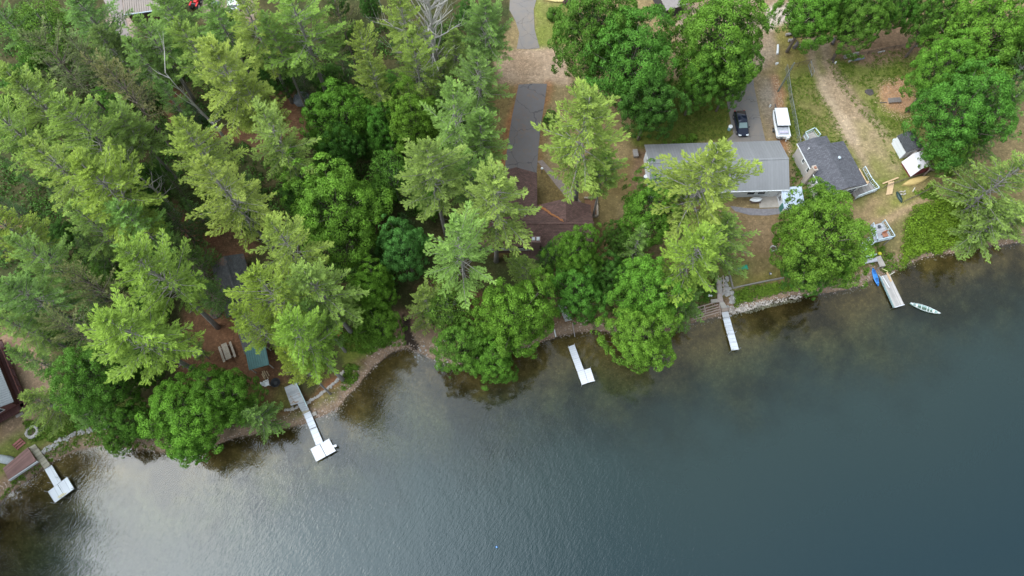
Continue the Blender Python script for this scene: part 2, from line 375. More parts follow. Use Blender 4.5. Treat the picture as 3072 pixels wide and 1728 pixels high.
L(nt, n1.outputs['Fac'], mr.inputs['Value'])
vm = N(nt, 'ShaderNodeVectorMath', operation='SCALE'); L(nt, at.outputs['Color'], vm.inputs[0]); L(nt, mr.outputs[0], vm.inputs['Scale'])
vo = N(nt, 'ShaderNodeTexVoronoi'); vo.inputs['Scale'].default_value = 5.5; L(nt, tc.outputs['Object'], vo.inputs['Vector'])
sp = N(nt, 'ShaderNodeSeparateColor'); L(nt, vo.outputs['Color'], sp.inputs[0])
th = N(nt, 'ShaderNodeMapRange'); th.inputs['From Min'].default_value = .8; th.inputs['From Max'].default_value = 1.0; th.inputs['To Max'].default_value = .55; L(nt, sp.outputs[0], th.inputs['Value'])
v2 = N(nt, 'ShaderNodeVectorMath', operation='MULTIPLY_ADD'); L(nt, vm.outputs[0], v2.inputs[0]); v2.inputs[1].default_value = (1.7, 1.6, 1.55); v2.inputs[2].default_value = (.02, .018, .015)
mx = N(nt, 'ShaderNodeMix', data_type='RGBA'); L(nt, th.outputs[0], mx.inputs['Factor']); L(nt, vm.outputs[0], mx.inputs['A']); L(nt, v2.outputs[0], mx.inputs['B'])
L(nt, mx.outputs['Result'], b.inputs['Base Color'])
bp = N(nt, 'ShaderNodeBump'); bp.inputs['Strength'].default_value = .5; bp.inputs['Distance'].default_value = .12; L(nt, n1.outputs['Fac'], bp.inputs['Height']); L(nt, bp.outputs[0], b.inputs['Normal'])
L(nt, b.outputs[0], out.inputs[0]); ground.data.materials.append(m)

# ------------------------------------------------------------------ water
water, WX, WY, WZ = sheet('lake_water', axis(-100, 100, 1.0, 2500), axis(-22, 60, 1.0, 2500), lambda X, Y: X * 0)
water['kind'] = 'structure'
wd = -shore_dist(WX, WY)
rough = np.where(WX < -14, .25 + .75 * sst(.5, 6, wd), 0) ; rough2 = .05 + .60 * sst(2, 18, wd); mixx = sst(-22, -8, WX)
rough = .62 * (.5 + .5 * sst(.5, 6, wd)) * (1 - mixx) + rough2 * mixx
wr = water.data.attributes.new('chop', 'FLOAT', 'POINT'); wr.data.foreach_set('value', rough.astype(np.float32))
wa = water.data.attributes.new('off', 'FLOAT', 'POINT'); wa.data.foreach_set('value', wd.astype(np.float32))
m, nt, out = new_mat('lake_water')
tc = N(nt, 'ShaderNodeTexCoord')
at = N(nt, 'ShaderNodeAttribute', attribute_name='off')
def ripple(scale, ang, stretch, dist=0.0, detail=2.0):
    mp = N(nt, 'ShaderNodeMapping'); mp.inputs['Rotation'].default_value = (0, 0, R(ang)); mp.inputs['Scale'].default_value = (scale, scale * stretch, 1)
    m0 = N(nt, 'ShaderNodeMapping'); m0.inputs['Rotation'].default_value = (0, 0, R(ang)); mp.inputs['Rotation'].default_value = (0, 0, 0)
    L(nt, tc.outputs['Object'], m0.inputs['Vector']); L(nt, m0.outputs[0], mp.inputs['Vector'])
    n = N(nt, 'ShaderNodeTexNoise'); n.inputs['Scale'].default_value = 1; n.inputs['Detail'].default_value = detail; n.inputs['Distortion'].default_value = dist
    L(nt, mp.outputs[0], n.inputs['Vector']); return n.outputs['Fac']
r1 = ripple(3.0, 36, .42, .6); r2 = ripple(6.6, 18, .5, .3); r3 = ripple(.35, -20, .6)
a1 = N(nt, 'ShaderNodeMath', operation='MULTIPLY_ADD'); L(nt, r2, a1.inputs[0]); a1.inputs[1].default_value = .35; L(nt, r1, a1.inputs[2])
a2 = N(nt, 'ShaderNodeMath', operation='MULTIPLY_ADD'); L(nt, r3, a2.inputs[0]); a2.inputs[1].default_value = 1.2; L(nt, a1.outputs[0], a2.inputs[2])
# calm near the bank, rougher in open water
st = N(nt, 'ShaderNodeAttribute', attribute_name='chop')
bp = N(nt, 'ShaderNodeBump'); bp.inputs['Distance'].default_value = .046; L(nt, st.outputs['Fac'], bp.inputs['Strength']); L(nt, a2.outputs[0], bp.inputs['Height'])
gl = N(nt, 'ShaderNodeBsdfGlossy'); gl.inputs['Roughness'].default_value = .07; L(nt, bp.outputs[0], gl.inputs['Normal'])
fn = N(nt, 'ShaderNodeFresnel'); fn.inputs['IOR'].default_value = 1.62; L(nt, bp.outputs[0], fn.inputs['Normal'])
tr = N(nt, 'ShaderNodeBsdfTransparent'); tr.inputs['Color'].default_value = (.80, .84, .74, 1)
df = N(nt, 'ShaderNodeBsdfDiffuse')
pn = N(nt, 'ShaderNodeTexNoise'); pn.inputs['Scale'].default_value = .085; pn.inputs['Detail'].default_value = 8; pn.inputs['Roughness'].default_value = .62; L(nt, tc.outputs['Object'], pn.inputs['Vector'])
dc = N(nt, 'ShaderNodeValToRGB'); dc.color_ramp.elements[0].color = (.008, .025, .031, 1); dc.color_ramp.elements[1].color = (.026, .042, .034, 1)
dm = N(nt, 'ShaderNodeMapRange'); dm.inputs['From Min'].default_value = 38; dm.inputs['From Max'].default_value = 4; L(nt, at.outputs['Fac'], dm.inputs['Value'])
L(nt, dm.outputs[0], dc.inputs['Fac']); L(nt, dc.outputs['Color'], df.inputs['Color'])
tu = N(nt, 'ShaderNodeMapRange', interpolation_type='SMOOTHSTEP'); tu.inputs['From Min'].default_value = 1.5; tu.inputs['From Max'].default_value = 19; tu.inputs['To Min'].default_value = .0; tu.inputs['To Max'].default_value = .97
ao = N(nt, 'ShaderNodeMath', operation='MULTIPLY_ADD'); L(nt, pn.outputs['Fac'], ao.inputs[0]); ao.inputs[1].default_value = 20; ao.inputs[2].default_value = -11
as_ = N(nt, 'ShaderNodeMath', operation='ADD'); L(nt, ao.outputs[0], as_.inputs[0]); L(nt, at.outputs['Fac'], as_.inputs[1]); L(nt, as_.outputs[0], tu.inputs['Value'])
m1 = N(nt, 'ShaderNodeMixShader'); L(nt, tu.outputs[0], m1.inputs[0]); L(nt, tr.outputs[0], m1.inputs[1]); L(nt, df.outputs[0], m1.inputs[2])
m2 = N(nt, 'ShaderNodeMixShader'); L(nt, fn.outputs[0], m2.inputs[0]); L(nt, m1.outputs[0], m2.inputs[1]); L(nt, gl.outputs[0], m2.inputs[2])
L(nt, m2.outputs[0], out.inputs[0]); water.data.materials.append(m)

# ------------------------------------------------------------------ foliage
def unit(a): return a / (np.linalg.norm(a, axis=-1, keepdims=True) + 1e-9)
def leaf_mesh(name, c, fwd, nrm, ln, wd, tone, material):
    """many small leaf-shaped faces: centre, forward direction, facing, length, width"""
    fwd = unit(fwd); side = unit(np.cross(fwd, nrm)); n = len(c)
    ln = np.broadcast_to(ln, (n,))[:, None]; wd = np.broadcast_to(wd, (n,))[:, None]
    up = unit(np.cross(side, fwd))
    v = np.stack([c - fwd * ln * .5, c + side * wd * .5 - up * wd * .12, c + fwd * ln * .5, c - side * wd * .5 - up * wd * .12], 1).reshape(-1, 3)
    me = bpy.data.meshes.new(name)
    me.vertices.add(4 * n); me.vertices.foreach_set('co', v.astype(np.float32).ravel())
    me.loops.add(4 * n); me.loops.foreach_set('vertex_index', np.arange(4 * n))
    me.polygons.add(n); me.polygons.foreach_set('loop_start', np.arange(0, 4 * n, 4)); me.polygons.foreach_set('loop_total', np.full(n, 4))
    me.update(calc_edges=True)
    a = me.attributes.new('tone', 'FLOAT', 'FACE'); a.data.foreach_set('value', np.clip(tone, 0, 1).astype(np.float32))
    me.materials.append(material); return me
def rnd(n, a=0., b=1.): return rng.uniform(a, b, n)
def rdir(n): return unit(rng.normal(size=(n, 3)))
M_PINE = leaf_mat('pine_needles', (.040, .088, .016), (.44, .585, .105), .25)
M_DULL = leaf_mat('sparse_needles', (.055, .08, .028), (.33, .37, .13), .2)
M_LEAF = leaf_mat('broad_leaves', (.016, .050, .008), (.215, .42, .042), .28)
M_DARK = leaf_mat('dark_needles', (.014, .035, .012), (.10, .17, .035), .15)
M_BARK = mat('bark', (.19, .15, .125), .95, .35, 6, bump=.6)
M_BARK2 = mat('grey_bark', (.26, .235, .21), .95, .3, 5, bump=.6)
M_DEAD = mat('dead_wood', (.50, .46, .42), .9, .25, 5, bump=.4)

def conifer(name, H=25., z0=8., Rr=6., whorls=19, per=5, rise=(0.02, .75), droop=.0, taper=.8, twig=.36, tuft=4, blade=(.42, .12), material=None, bark=None, gap=.12, bare=8, kink=.3, flat=.35):
    """tapered trunk, limbs in whorls, each limb a plume of side twigs with needle tufts"""
    tr = MB(); bend = (random.uniform(-.5, .5), random.uniform(-.5, .5))
    def axis_at(z): t = z / H; return np.array([bend[0] * math.sin(t * 2.6), bend[1] * math.sin(t * 2.2), z])
    zs = np.linspace(-.6, H * .97, 9)
    tr.tube([axis_at(z) for z in zs], [max(.035, .36 * (H / 25) * (1 - max(z, 0) / H) ** .75) * (1.25 if z < .1 else 1) for z in zs], 8)
    limb = MB(); C = []; F = []; Nn = []; T = []; S = []
    lob = [random.uniform(0, 6.28) for _ in range(3)]
    for w in range(whorls):
        t = (w + random.uniform(-.3, .3)) / (whorls - 1); t = min(max(t, 0), 1); z = z0 + (H - z0) * t * .97
        prof = (1 - t) ** taper * min(1, .62 + 1.5 * t) + .05
        for k in range(per):
            if random.random() < gap: continue
            az = 2 * math.pi * (k + random.uniform(-.35, .35)) / per + w * 2.4
            lobe = 1 + .22 * math.sin(az * 2 + lob[0]) + .14 * math.sin(az * 3 + lob[1])
            Lb = Rr * prof * lobe * random.uniform(.66, 1.22)
            if Lb < .35: Lb = .35
            el = rise[0] + (rise[1] - rise[0]) * t ** 1.3 + random.uniform(-.1, .12)
            d = np.array([math.cos(az) * math.cos(el), math.sin(az) * math.cos(el), math.sin(el)])
            o = axis_at(z) + np.array([0, 0, random.uniform(-.3, .3)])
            sag = -droop * Lb * .12; curl = random.uniform(-kink, kink)
            side = np.array([-math.sin(az), math.cos(az), 0])
            def pt(s):
                q = s / Lb
                return o + d * s + np.array([0, 0, 1.]) * (sag * q * q * Lb * .3 + .07 * Lb * q * q) + side * curl * q * q * Lb * .35
            r0 = .022 + .011 * Lb
            limb.tube([pt(0), pt(Lb * .45), pt(Lb * .95)], [r0, r0 * .6, .012], 4, cap=False)
            br = random.uniform(-.14, .14)
            st = Lb * (.30 if t < .75 else .12); s = st; sd = 1
            while s < Lb:
                q = s / Lb
                tl = (.24 * (Lb - s) + .40) * random.uniform(.7, 1.25) * (1 + .3 * (t < .2))
                a = random.uniform(.55, 1.0) * sd
                td = d * math.cos(a) + side * math.sin(a) + np.array([0, 0, random.uniform(-.05, .22)])
                b0 = pt(s); m_ = max(2, int(tl / twig) + 1)
                for j in range(m_):
                    c = b0 + td * (tl * (j + .6) / m_)
                    for i in range(tuft):
                        C.append(c + np.random.RandomState(random.randrange(1 << 30)).normal(0, .07, 3) if False else (c[0] + random.gauss(0, .09), c[1] + random.gauss(0, .09), c[2] + random.gauss(0, .07)))
                        F.append((td[0] + d[0] * .7 + random.gauss(0, .38), td[1] + d[1] * .7 + random.gauss(0, .38), td[2] + random.gauss(.2, .3)))
                        Nn.append((random.gauss(0, flat), random.gauss(0, flat), 1))
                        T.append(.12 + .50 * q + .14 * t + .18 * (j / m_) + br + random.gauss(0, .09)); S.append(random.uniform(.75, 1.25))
                s += twig * random.uniform(.75, 1.1); sd = -sd
            for i in range(tuft * 2):
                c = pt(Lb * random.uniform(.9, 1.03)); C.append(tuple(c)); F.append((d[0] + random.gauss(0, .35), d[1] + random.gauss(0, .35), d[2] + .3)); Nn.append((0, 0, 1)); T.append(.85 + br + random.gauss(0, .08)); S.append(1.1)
    for k in range(bare):
        z = random.uniform(z0 * .45, z0 * 1.05); az = random.uniform(0, 6.28); l = random.uniform(.6, 2.2); o = axis_at(z)
        e = o + np.array([math.cos(az) * l, math.sin(az) * l, random.uniform(-.3, .5)])
        limb.tube([o, (o + e) / 2 + np.array([0, 0, .12]), e], [.05, .035, .012], 4, cap=False)
    S = np.array(S)
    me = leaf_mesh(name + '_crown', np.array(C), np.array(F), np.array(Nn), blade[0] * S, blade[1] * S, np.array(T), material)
    return dict(crown=me, trunk=tr.mesh('trunk', bark, smooth=True), branches=limb.mesh('branches', bark, smooth=True), H=H, R=Rr, hc=.66)

def broadleaf(name, H=15., Rr=6., clumps=190, per=165, leaf=.22, material=None, bark=None, cz=.60, rz=.40, loose=1.0, crad=(.42, 1.12), fill=2600):
    tr = MB(); lm = MB(); Cz = H * cz; Rz = H * rz
    tr.tube([(0, 0, -.6), (0.05, .05, H * .2), (-.1, .1, H * .42), (0, 0, H * .7)], [.42, .3, .22, .08], 8)
    cs = []; ph = [random.uniform(0, 6.28) for _ in range(6)]
    g = math.pi * (3 - 5 ** .5)
    for i in range(clumps):
        u = 1 - (i + .5) / clumps * 1.55; u += random.uniform(-.05, .05); u = min(max(u, -.6), .995)
        th = i * g + random.uniform(-.15, .15); s = math.sqrt(1 - u * u)
        lobe = 1 + .13 * math.sin(2 * th + ph[0]) + .15 * math.sin(3 * th + ph[1] + u * 2) + .15 * math.sin(5 * th + ph[2] + u * 3) * s + .12 * math.sin(6 * u + 2 * th + ph[3])
        k = lobe * random.uniform(.72, 1.04)
        cs.append((math.cos(th) * s * Rr * k, math.sin(th) * s * Rr * k, Cz + u * Rz * lobe * random.uniform(.88, 1.04)))
    for i in range(int(clumps * .5)):
        u = random.uniform(-.5, .9); th = random.uniform(0, 6.28); s = math.sqrt(1 - u * u); k = random.uniform(.45, .8)
        cs.append((math.cos(th) * s * Rr * k, math.sin(th) * s * Rr * k, Cz + u * Rz * k))
    for i in range(0, len(cs), 6):
        c = np.array(cs[i]); z = max(H * .22, min(c[2] * .55, H * .5))
        lm.tube([(0, 0, z), tuple((np.array([0, 0, z]) + c) / 2 + np.array([0, 0, .3])), tuple(c * .93 + np.array([0, 0, Cz * .05]))], [.13, .07, .02], 4, cap=False)
    C = []; F = []; Nn = []; T = []; S = []
    for ci, c in enumerate(cs):
        c = np.array(c); out = unit(np.array([c[0] / Rr, c[1] / Rr, (c[2] - Cz) / Rz * .8 + .35])[None, :])[0]
        r = random.uniform(*crad); n = int(per * (r / .95) ** 2 * (1 if ci < clumps else .6))
        dd = unit(rdir(n) + out[None, :] * 1.0)
        sq = np.array([1, 1, .72])
        p = c[None, :] + dd * sq * r * (1 - .42 * rnd(n)[:, None] ** 2) * loose
        C.append(p); Nn.append(unit(dd + rng.normal(0, .45, (n, 3)) + np.array([0, 0, .35]))); F.append(rng.normal(size=(n, 3)) + np.array([0, 0, -.3]))
        base = random.gauss(0, .075)
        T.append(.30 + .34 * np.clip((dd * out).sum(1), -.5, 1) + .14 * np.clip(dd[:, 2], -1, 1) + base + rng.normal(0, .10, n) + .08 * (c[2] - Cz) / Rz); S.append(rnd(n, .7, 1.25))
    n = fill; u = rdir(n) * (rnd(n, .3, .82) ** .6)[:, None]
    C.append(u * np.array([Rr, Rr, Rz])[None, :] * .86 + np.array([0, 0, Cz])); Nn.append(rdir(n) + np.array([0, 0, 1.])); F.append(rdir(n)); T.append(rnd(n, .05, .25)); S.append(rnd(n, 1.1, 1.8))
    S = np.concatenate(S); C = np.concatenate(C); keep = C[:, 2] > .4
    me = leaf_mesh(name + '_crown', C[keep], np.concatenate(F)[keep], np.concatenate(Nn)[keep], (leaf * S)[keep], (leaf * .72 * S)[keep], np.concatenate(T)[keep], material)
    return dict(crown=me, trunk=tr.mesh('trunk', bark, smooth=True), branches=lm.mesh('branches', bark, smooth=True), H=H, R=Rr, hc=.66)

KIND = {
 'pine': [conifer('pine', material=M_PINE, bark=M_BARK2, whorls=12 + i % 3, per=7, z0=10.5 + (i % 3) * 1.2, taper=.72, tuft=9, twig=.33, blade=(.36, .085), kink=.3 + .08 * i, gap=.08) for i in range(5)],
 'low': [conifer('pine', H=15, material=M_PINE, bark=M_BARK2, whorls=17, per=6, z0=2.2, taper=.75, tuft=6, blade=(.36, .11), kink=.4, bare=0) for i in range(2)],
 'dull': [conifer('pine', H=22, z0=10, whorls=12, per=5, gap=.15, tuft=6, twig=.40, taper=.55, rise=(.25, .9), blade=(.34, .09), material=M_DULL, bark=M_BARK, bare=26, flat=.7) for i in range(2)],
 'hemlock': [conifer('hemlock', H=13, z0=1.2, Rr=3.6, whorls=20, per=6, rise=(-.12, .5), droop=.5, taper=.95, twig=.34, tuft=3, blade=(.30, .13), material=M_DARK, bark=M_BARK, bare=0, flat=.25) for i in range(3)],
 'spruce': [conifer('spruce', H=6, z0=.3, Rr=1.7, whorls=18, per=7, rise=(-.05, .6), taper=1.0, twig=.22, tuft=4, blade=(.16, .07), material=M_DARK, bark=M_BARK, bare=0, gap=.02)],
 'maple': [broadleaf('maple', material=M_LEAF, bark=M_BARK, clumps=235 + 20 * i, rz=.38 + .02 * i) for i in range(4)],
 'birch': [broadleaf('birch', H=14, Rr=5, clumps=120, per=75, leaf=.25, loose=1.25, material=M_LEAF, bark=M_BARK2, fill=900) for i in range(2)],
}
TREE_NAME = {'pine': 'pine_tree', 'low': 'pine_tree', 'dull': 'pine_tree', 'hemlock': 'hemlock_tree', 'spruce': 'spruce_tree', 'maple': 'maple_tree', 'birch': 'birch_tree'}
TREE_CAT = {'pine': 'pine tree', 'low': 'pine tree', 'dull': 'pine tree', 'hemlock': 'conifer', 'spruce': 'spruce', 'maple': 'broadleaf tree', 'birch': 'broadleaf tree'}
TONES = {'pine': {0: (1.0, 1.0, 1.0), 1: (.82, .92, 1.05), 2: (.66, .82, 1.0), 3: (1.0, .99, .75), 4: (.92, .98, 1.15), 5: (.55, .66, .8)},
         'maple': {0: (1, 1, 1), 1: (.78, .85, 1.0), 2: (.62, .70, 1.0), 3: (1.10, 1.06, 1.0), 4: (.72, .88, 1.7), 5: (.55, .6, .9)}}
TONES['low'] = TONES['pine']; TONES['dull'] = {0: (1, 1, 1), 1: (1.0, .9, .95), 2: (.85, .85, .95)}; TONES['hemlock'] = {0: (1, 1, 1), 1: (1.3, 1.35, 1.1), 2: (.75, .8, .8)}
TONES['spruce'] = {0: (1.0, 1.25, 1.9)}; TONES['birch'] = {0: (1.1, 1.05, 1.3), 1: (.85, .9, 1.1)}
used = {}
def tree(x, y, r, kind, h, tone, label, group=None):
    """x, y: middle of the crown in the aerial survey; r its radius there; h the tree's height in metres"""
    hc = {'low': .62, 'pine': .74, 'dull': .78, 'hemlock': .55, 'spruce': .5, 'maple': .66, 'birch': .66}[kind]
    px, py = x * K, y * K; z = 1.6
    for _ in range(4):
        wx_, wy_ = P(px, py, z + h * hc); z = max(hz(wx_, wy_), .15)
    Rm = r * K / (FPX / depth(wx_, wy_, z + h * hc)) * (1.17 if kind in ('pine', 'dull', 'low') else .93)
    vs = KIND[kind]; i = used.get(kind, 0); used[kind] = i + 1; v = vs[i % len(vs)]
    t = thing(TREE_NAME[kind], label, TREE_CAT[kind], (wx_, wy_, z - .05), group, rz=random.uniform(0, 6.28))
    sx = Rm / v['R'] * random.uniform(.97, 1.04); t.scale = (sx, sx, h / v['H'])
    c = TONES[kind][tone]; j = random.uniform(.94, 1.12); jr = random.uniform(.86, 1.12)
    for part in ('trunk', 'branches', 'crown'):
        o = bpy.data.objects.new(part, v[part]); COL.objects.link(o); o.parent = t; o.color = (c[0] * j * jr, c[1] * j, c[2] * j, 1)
    return t
LP = 'low'
PN, DU, HE, MA, BI, SPR = 'pine', 'dull', 'hemlock', 'maple', 'birch', 'spruce'
TREES = [
 # upper left forest
 (10,45,45,PN,18,2,'dark pine cut by the top left corner of the forest'),
 (117,72,82,BI,14,0,'light leafy birch among pines left of the brown metal roof'),
 (217,38,75,PN,18,2,'dark green pine just left of the paved drive to the brown metal roof'),
 (143,140,78,DU,22,0,'greyish thin pine left of the twin grey crowns, below the birch'),
 (219,150,62,DU,22,0,'smaller greyish pine right beside the wider greyish pine crown'),
 (300,214,78,DU,22,1,'brownish green thin pine with its bare trunk running down to the right'),
 (276,118,62,PN,15,5,'short dark pine just below the end of the paved drive'),
 (385,105,72,PN,19,1,'green pine just below the brown metal roofed building'),
 (430,42,72,PN,19,1,'green pine between the brown metal roof and the red tractor'),
 (360,150,60,PN,17,2,'ragged green pine with bare white twigs above the leaning dead trunk'),
 (493,118,74,PN,23,0,'bright pine with a drooping skirt below the parked red tractor'),
 (560,60,62,PN,20,1,'feathery green pine just below the white pickup'),
 (640,62,80,PN,24,0,'bright pine just right of the white pickup at the top edge'),
 (583,190,98,PN,26,0,'large bright star shaped pine below the white pickup and junk yard'),
 (744,48,92,PN,26,0,'large bright drooping pine at the top edge, its long trunk below it'),
 (690,100,50,PN,22,1,'narrow green pine squeezed between two large bright pines at top'),
 (851,22,52,DU,24,1,'brownish dying pine crown at the top edge'),
 (925,142,50,PN,25,0,'narrow bright pine spire in the dark gap, upper crown'),
 (942,205,44,PN,21,0,'lower narrow bright pine hanging above the leafy hollow'),
 (1020,50,68,PN,24,0,'bright pine at the top edge just left of the dead grey tree'),
 (1042,150,62,PN,22,0,'yellow green pine with layered limbs left of the dead grey tree trunk'),
 (1150,120,52,PN,15,1,'green pine standing behind the bare grey dead tree'),
 (1225,70,78,PN,20,2,'dark green pine beside the cracked asphalt road at top'),
 (1200,196,74,PN,20,2,'bluish green pine at the left edge of the gravel road crossing'),
 (77,245,82,PN,23,0,'bright pine near the left edge with grey pine crowns above it'),
 (28,325,86,PN,23,0,'bright pine cut by the left edge above the dark hollow'),
 (207,318,102,PN,26,0,'large bright pine with fan limbs, long broken trunk below right'),
 (330,322,72,PN,20,1,'green pine spray just right of the fan limbed bright pine'),
 (150,425,92,PN,25,0,'bright pine in the left forest just above the two lobed pine'),
 (265,475,114,PN,26,3,'yellow green wide pine in the left forest with flat layered limbs'),
 (230,560,72,PN,20,1,'green pine tucked under the lower side of the yellow green wide pine'),
 (350,558,84,PN,22,1,'green pine with white bare twigs above the brightest lower pine'),
 (510,375,84,PN,26,0,'bright dense pine left of the red leaf strewn clearing, upper of two'),
 (575,480,104,PN,27,0,'bright dense pine left of the big round maple, lower of two'),
 (640,250,58,PN,22,0,'slim bright pine just below the large star shaped pine'),
 (690,340,86,PN,23,4,'pale silvery green pine left of the leafy hollow'),
 (430,250,40,PN,17,2,'small dark pine beside the leaning dead trunk'),
 (25,580,68,PN,22,3,'bright pine cut by the left edge at the middle of the forest'),
 (100,650,72,PN,22,4,'pale bright pine near the left edge, small tufted crown'),
 (215,710,62,DU,21,0,'greyish patchy pine left of the largest yellow green pine'),
 (75,740,78,PN,20,2,'shaded green pine below the pale tufted pine at left'),
 (172,820,62,DU,20,0,'greyish pine above the dark leafy maple near the left cabin'),
 (45,815,55,PN,18,1,'green pine near the left edge above the sandy cabin yard'),
 (375,690,110,PN,27,3,'yellow green star shaped pine, upper of the two largest left pines'),
 (345,845,120,PN,26,3,'widest yellow green pine crown, left of the picnic table'),
 (462,860,32,LP,13,1,'small green pine just left of the picnic table'),
 (110,1010,62,LP,10,4,'pale feathery young pine above the stone ring by the left dock'),
 (70,900,50,LP,11,2,'thin green pine over the sandy yard beside the left cabin'),
 (215,1040,50,LP,8,1,'low green pine behind the stone wall by the left dock'),
 # around the hidden slate roof
 (720,620,92,PN,26,0,'bright pine standing over the right side of the slate roofed house'),
 (800,720,96,PN,24,1,'green pine just right of the slate roofed house, over the yard chairs'),
 (690,740,94,PN,27,3,'bright pine covering the middle of the slate roofed house'),
 (630,818,58,PN,25,3,'yellow green pine limb crown hanging over the green porch roof'),
 (765,855,86,PN,26,3,'bright pine between the green porch roof and the grassy mound'),
 (800,800,60,PN,20,2,'shaded pine beside the red and blue lawn chairs'),
 (745,915,50,PN,22,3,'lowest bright pine reaching down to the weathered deck'),
 (650,1045,56,LP,9,2,'green feathery pine over the shore left of the weathered deck'),
 # centre
 (1150,285,92,PN,25,4,'pale bright pine left of the dark asphalt driveway, upper of its cluster'),
 (1215,345,76,PN,20,1,'green pine with long limbs over the left edge of the driveway'),
 (1090,430,92,PN,26,4,'pale bright pine left of the brown roof, middle of its cluster'),
 (1185,440,60,PN,20,1,'small green pine just left of the garage roof'),
 (1240,500,106,PN,26,4,'pale pine with broad sprays covering the corner of the brown roof'),
 (1150,622,98,PN,26,4,'large pale pine left of the brown roofed house windows'),
 (1068,760,58,LP,14,4,'pale drooping pine beside the creek mouth'),
 (1328,680,54,LP,11,1,'small green pine in front of the brown roofed house chimney'),
 (1482,318,126,PN,28,0,'big lone bright pine with bare trunk beside the lamp post lawn'),
 (1520,430,52,PN,18,0,'lower drooping limbs of a second bright pine by the lone pine'),
 (1778,442,124,PN,26,0,'big bright pine covering the middle of the grey metal roof'),
 (1808,590,88,LP,16,1,'green pine beside the tan lawn, right of the yellow pine'),
 (1742,632,94,PN,22,3,'golden yellow green pine above the wooden shore steps'),
 (1600,622,54,LP,15,4,'silvery pale pine among the maples right of the brown house'),
 (1725,745,62,LP,9,2,'shaded pine left of the wooden shore steps'),
 # leafy trees of the centre
 (851,290,84,MA,14,0,'green maple in the hollow below the narrow pine spire'),
 (858,368,58,MA,11,2,'small dark maple just above the big round maple'),
 (962,325,50,MA,12,1,'small maple between two larger maples in the hollow'),
 (1040,305,74,MA,15,0,'bright maple left of the pale pine cluster'),
 (985,440,50,BI,12,0,'thin light green birch with white stem right of the big round maple'),
 (842,525,126,MA,18,0,'big round bright maple in the middle of the left forest'),
 (1015,620,66,MA,14,4,'bluish green maple left of the large pale pine'),
 (932,725,62,MA,12,3,'bright yellow green maple above the creek bank, upper'),
 (950,810,62,MA,10,0,'bright low maple above the grassy mound by the creek'),
 (1125,765,62,BI,11,0,'light green birch over the shore right of the creek'),
 (1165,865,74,MA,12,1,'maple overhanging the cove beach, left of the bright shore maple'),
 (1240,895,66,MA,11,0,'low maple overhanging the water right of the cove'),
 (1295,790,96,MA,16,3,'brightest broad maple on the shore left of the short grey steps'),
 (1448,642,64,MA,15,0,'maple hiding the right end of the brown roofed house'),
 (1452,728,72,MA,13,1,'maple above the short grey shore steps'),
 (1530,690,52,MA,11,2,'small darker maple between the two shore maple clumps'),
 (1625,735,90,MA,15,0,'bright maple, upper part of the clump leaning over the lake'),
 (1615,845,86,MA,13,0,'bright maple leaning farthest over the lake between two docks'),
 (1640,525,80,MA,15,0,'maple at the lower left corner of the grey metal roof'),
 (1560,600,44,MA,9,2,'small dark maple beside the silvery pale pine'),
 # upper right
 (1500,78,108,MA,19,1,'large dark green oak left of the small grey shed roof at top'),
 (1590,150,116,MA,18,1,'broad dark green maple above the shaded back lawn'),
 (1635,255,78,MA,15,2,'darker maple at the upper left corner of the shaded back lawn'),
 (1385,300,20,MA,5,2,'dark bush at the right edge of the asphalt driveway'),
 (1810,88,128,MA,18,0,'broad bright maple above the parked dark car'),
 (1845,185,58,MA,14,1,'lower maple reaching over the driveway of the dark car'),
 (1760,195,60,MA,14,1,'maple between the shaded back lawn and the bright broad maple'),
 (2040,20,76,MA,15,0,'maple hanging over the pale gravel lot at top'),
 (2165,40,70,MA,15,1,'maple above the start of the dirt track'),
 (2360,40,62,MA,14,1,'maple at the top edge left of the large corner maple'),
 (2562,130,66,MA,15,1,'maple cut by the right edge beside the large corner maple'),
 (2102,14,62,MA,14,1,'maple at the top edge between the gravel lot maple and the track maple'),
 (2262,8,56,MA,13,1,'maple at the top edge above the driftwood log'),
 (2480,80,110,MA,19,0,'large bright maple filling the upper right corner'),
 (2380,170,76,MA,16,0,'bright maple right of the wood chip circle, upper'),
 (2420,280,108,MA,18,1,'wide maple above the two small sheds'),
 (2548,190,72,LP,16,2,'grey brown dying pine at the right edge'),
 (2505,292,86,LP,17,2,'greyish thin pine at the right edge below the corner maple'),
 (2385,385,44,MA,10,1,'low maple beside the red walled shed'),
 (2540,445,98,LP,18,4,'pale bright pine at the right edge above the bank'),
 (2500,555,82,LP,10,4,'pale green pine leaning over the bank at the right edge'),
 (2575,540,52,LP,9,1,'green pine cut by the right edge just above the water'),
 (2066,600,112,MA,16,0,'large bright maple on the shore right of the tan lawn'),
 (2030,690,52,MA,9,1,'low maple at the waterline under the large shore maple'),
 (2105,672,42,MA,9,0,'low maple beside the blue kayaks'),
 (2055,525,46,MA,11,1,'maple between the grey shingle house and the large shore maple'),
 # lower left leafy trees
 (245,955,100,MA,14,1,'dark green maple between the left cabin and the picnic table'),
 (330,1060,56,MA,10,1,'low green maple over the shore beside the dark maple'),
 (465,1045,96,MA,12,3,'brightest maple on the left shore'),
 (480,1115,52,MA,8,0,'low bright maple touching the water on the left shore'),
 (560,990,74,MA,12,0,'bright maple between the picnic table and the left shore'),
 (290,1110,36,MA,6,1,'small leafy shrub tree at the waterline left of the low maple'),
 # dark conifers under the canopy
 (487,285,24,SPR,6,0,'small blue green spruce beside the long dead trunk'),
 (480,650,82,HE,16,1,'dark hemlock left of the slate roofed house ridge'),
 (520,730,62,HE,13,1,'dark hemlock beside the round stump by the slate roofed house'),
 (440,560,60,HE,14,0,'dark hemlock below the green pine with white twigs'),
 (255,640,62,HE,14,1,'dark hemlock above the upper star shaped pine'),
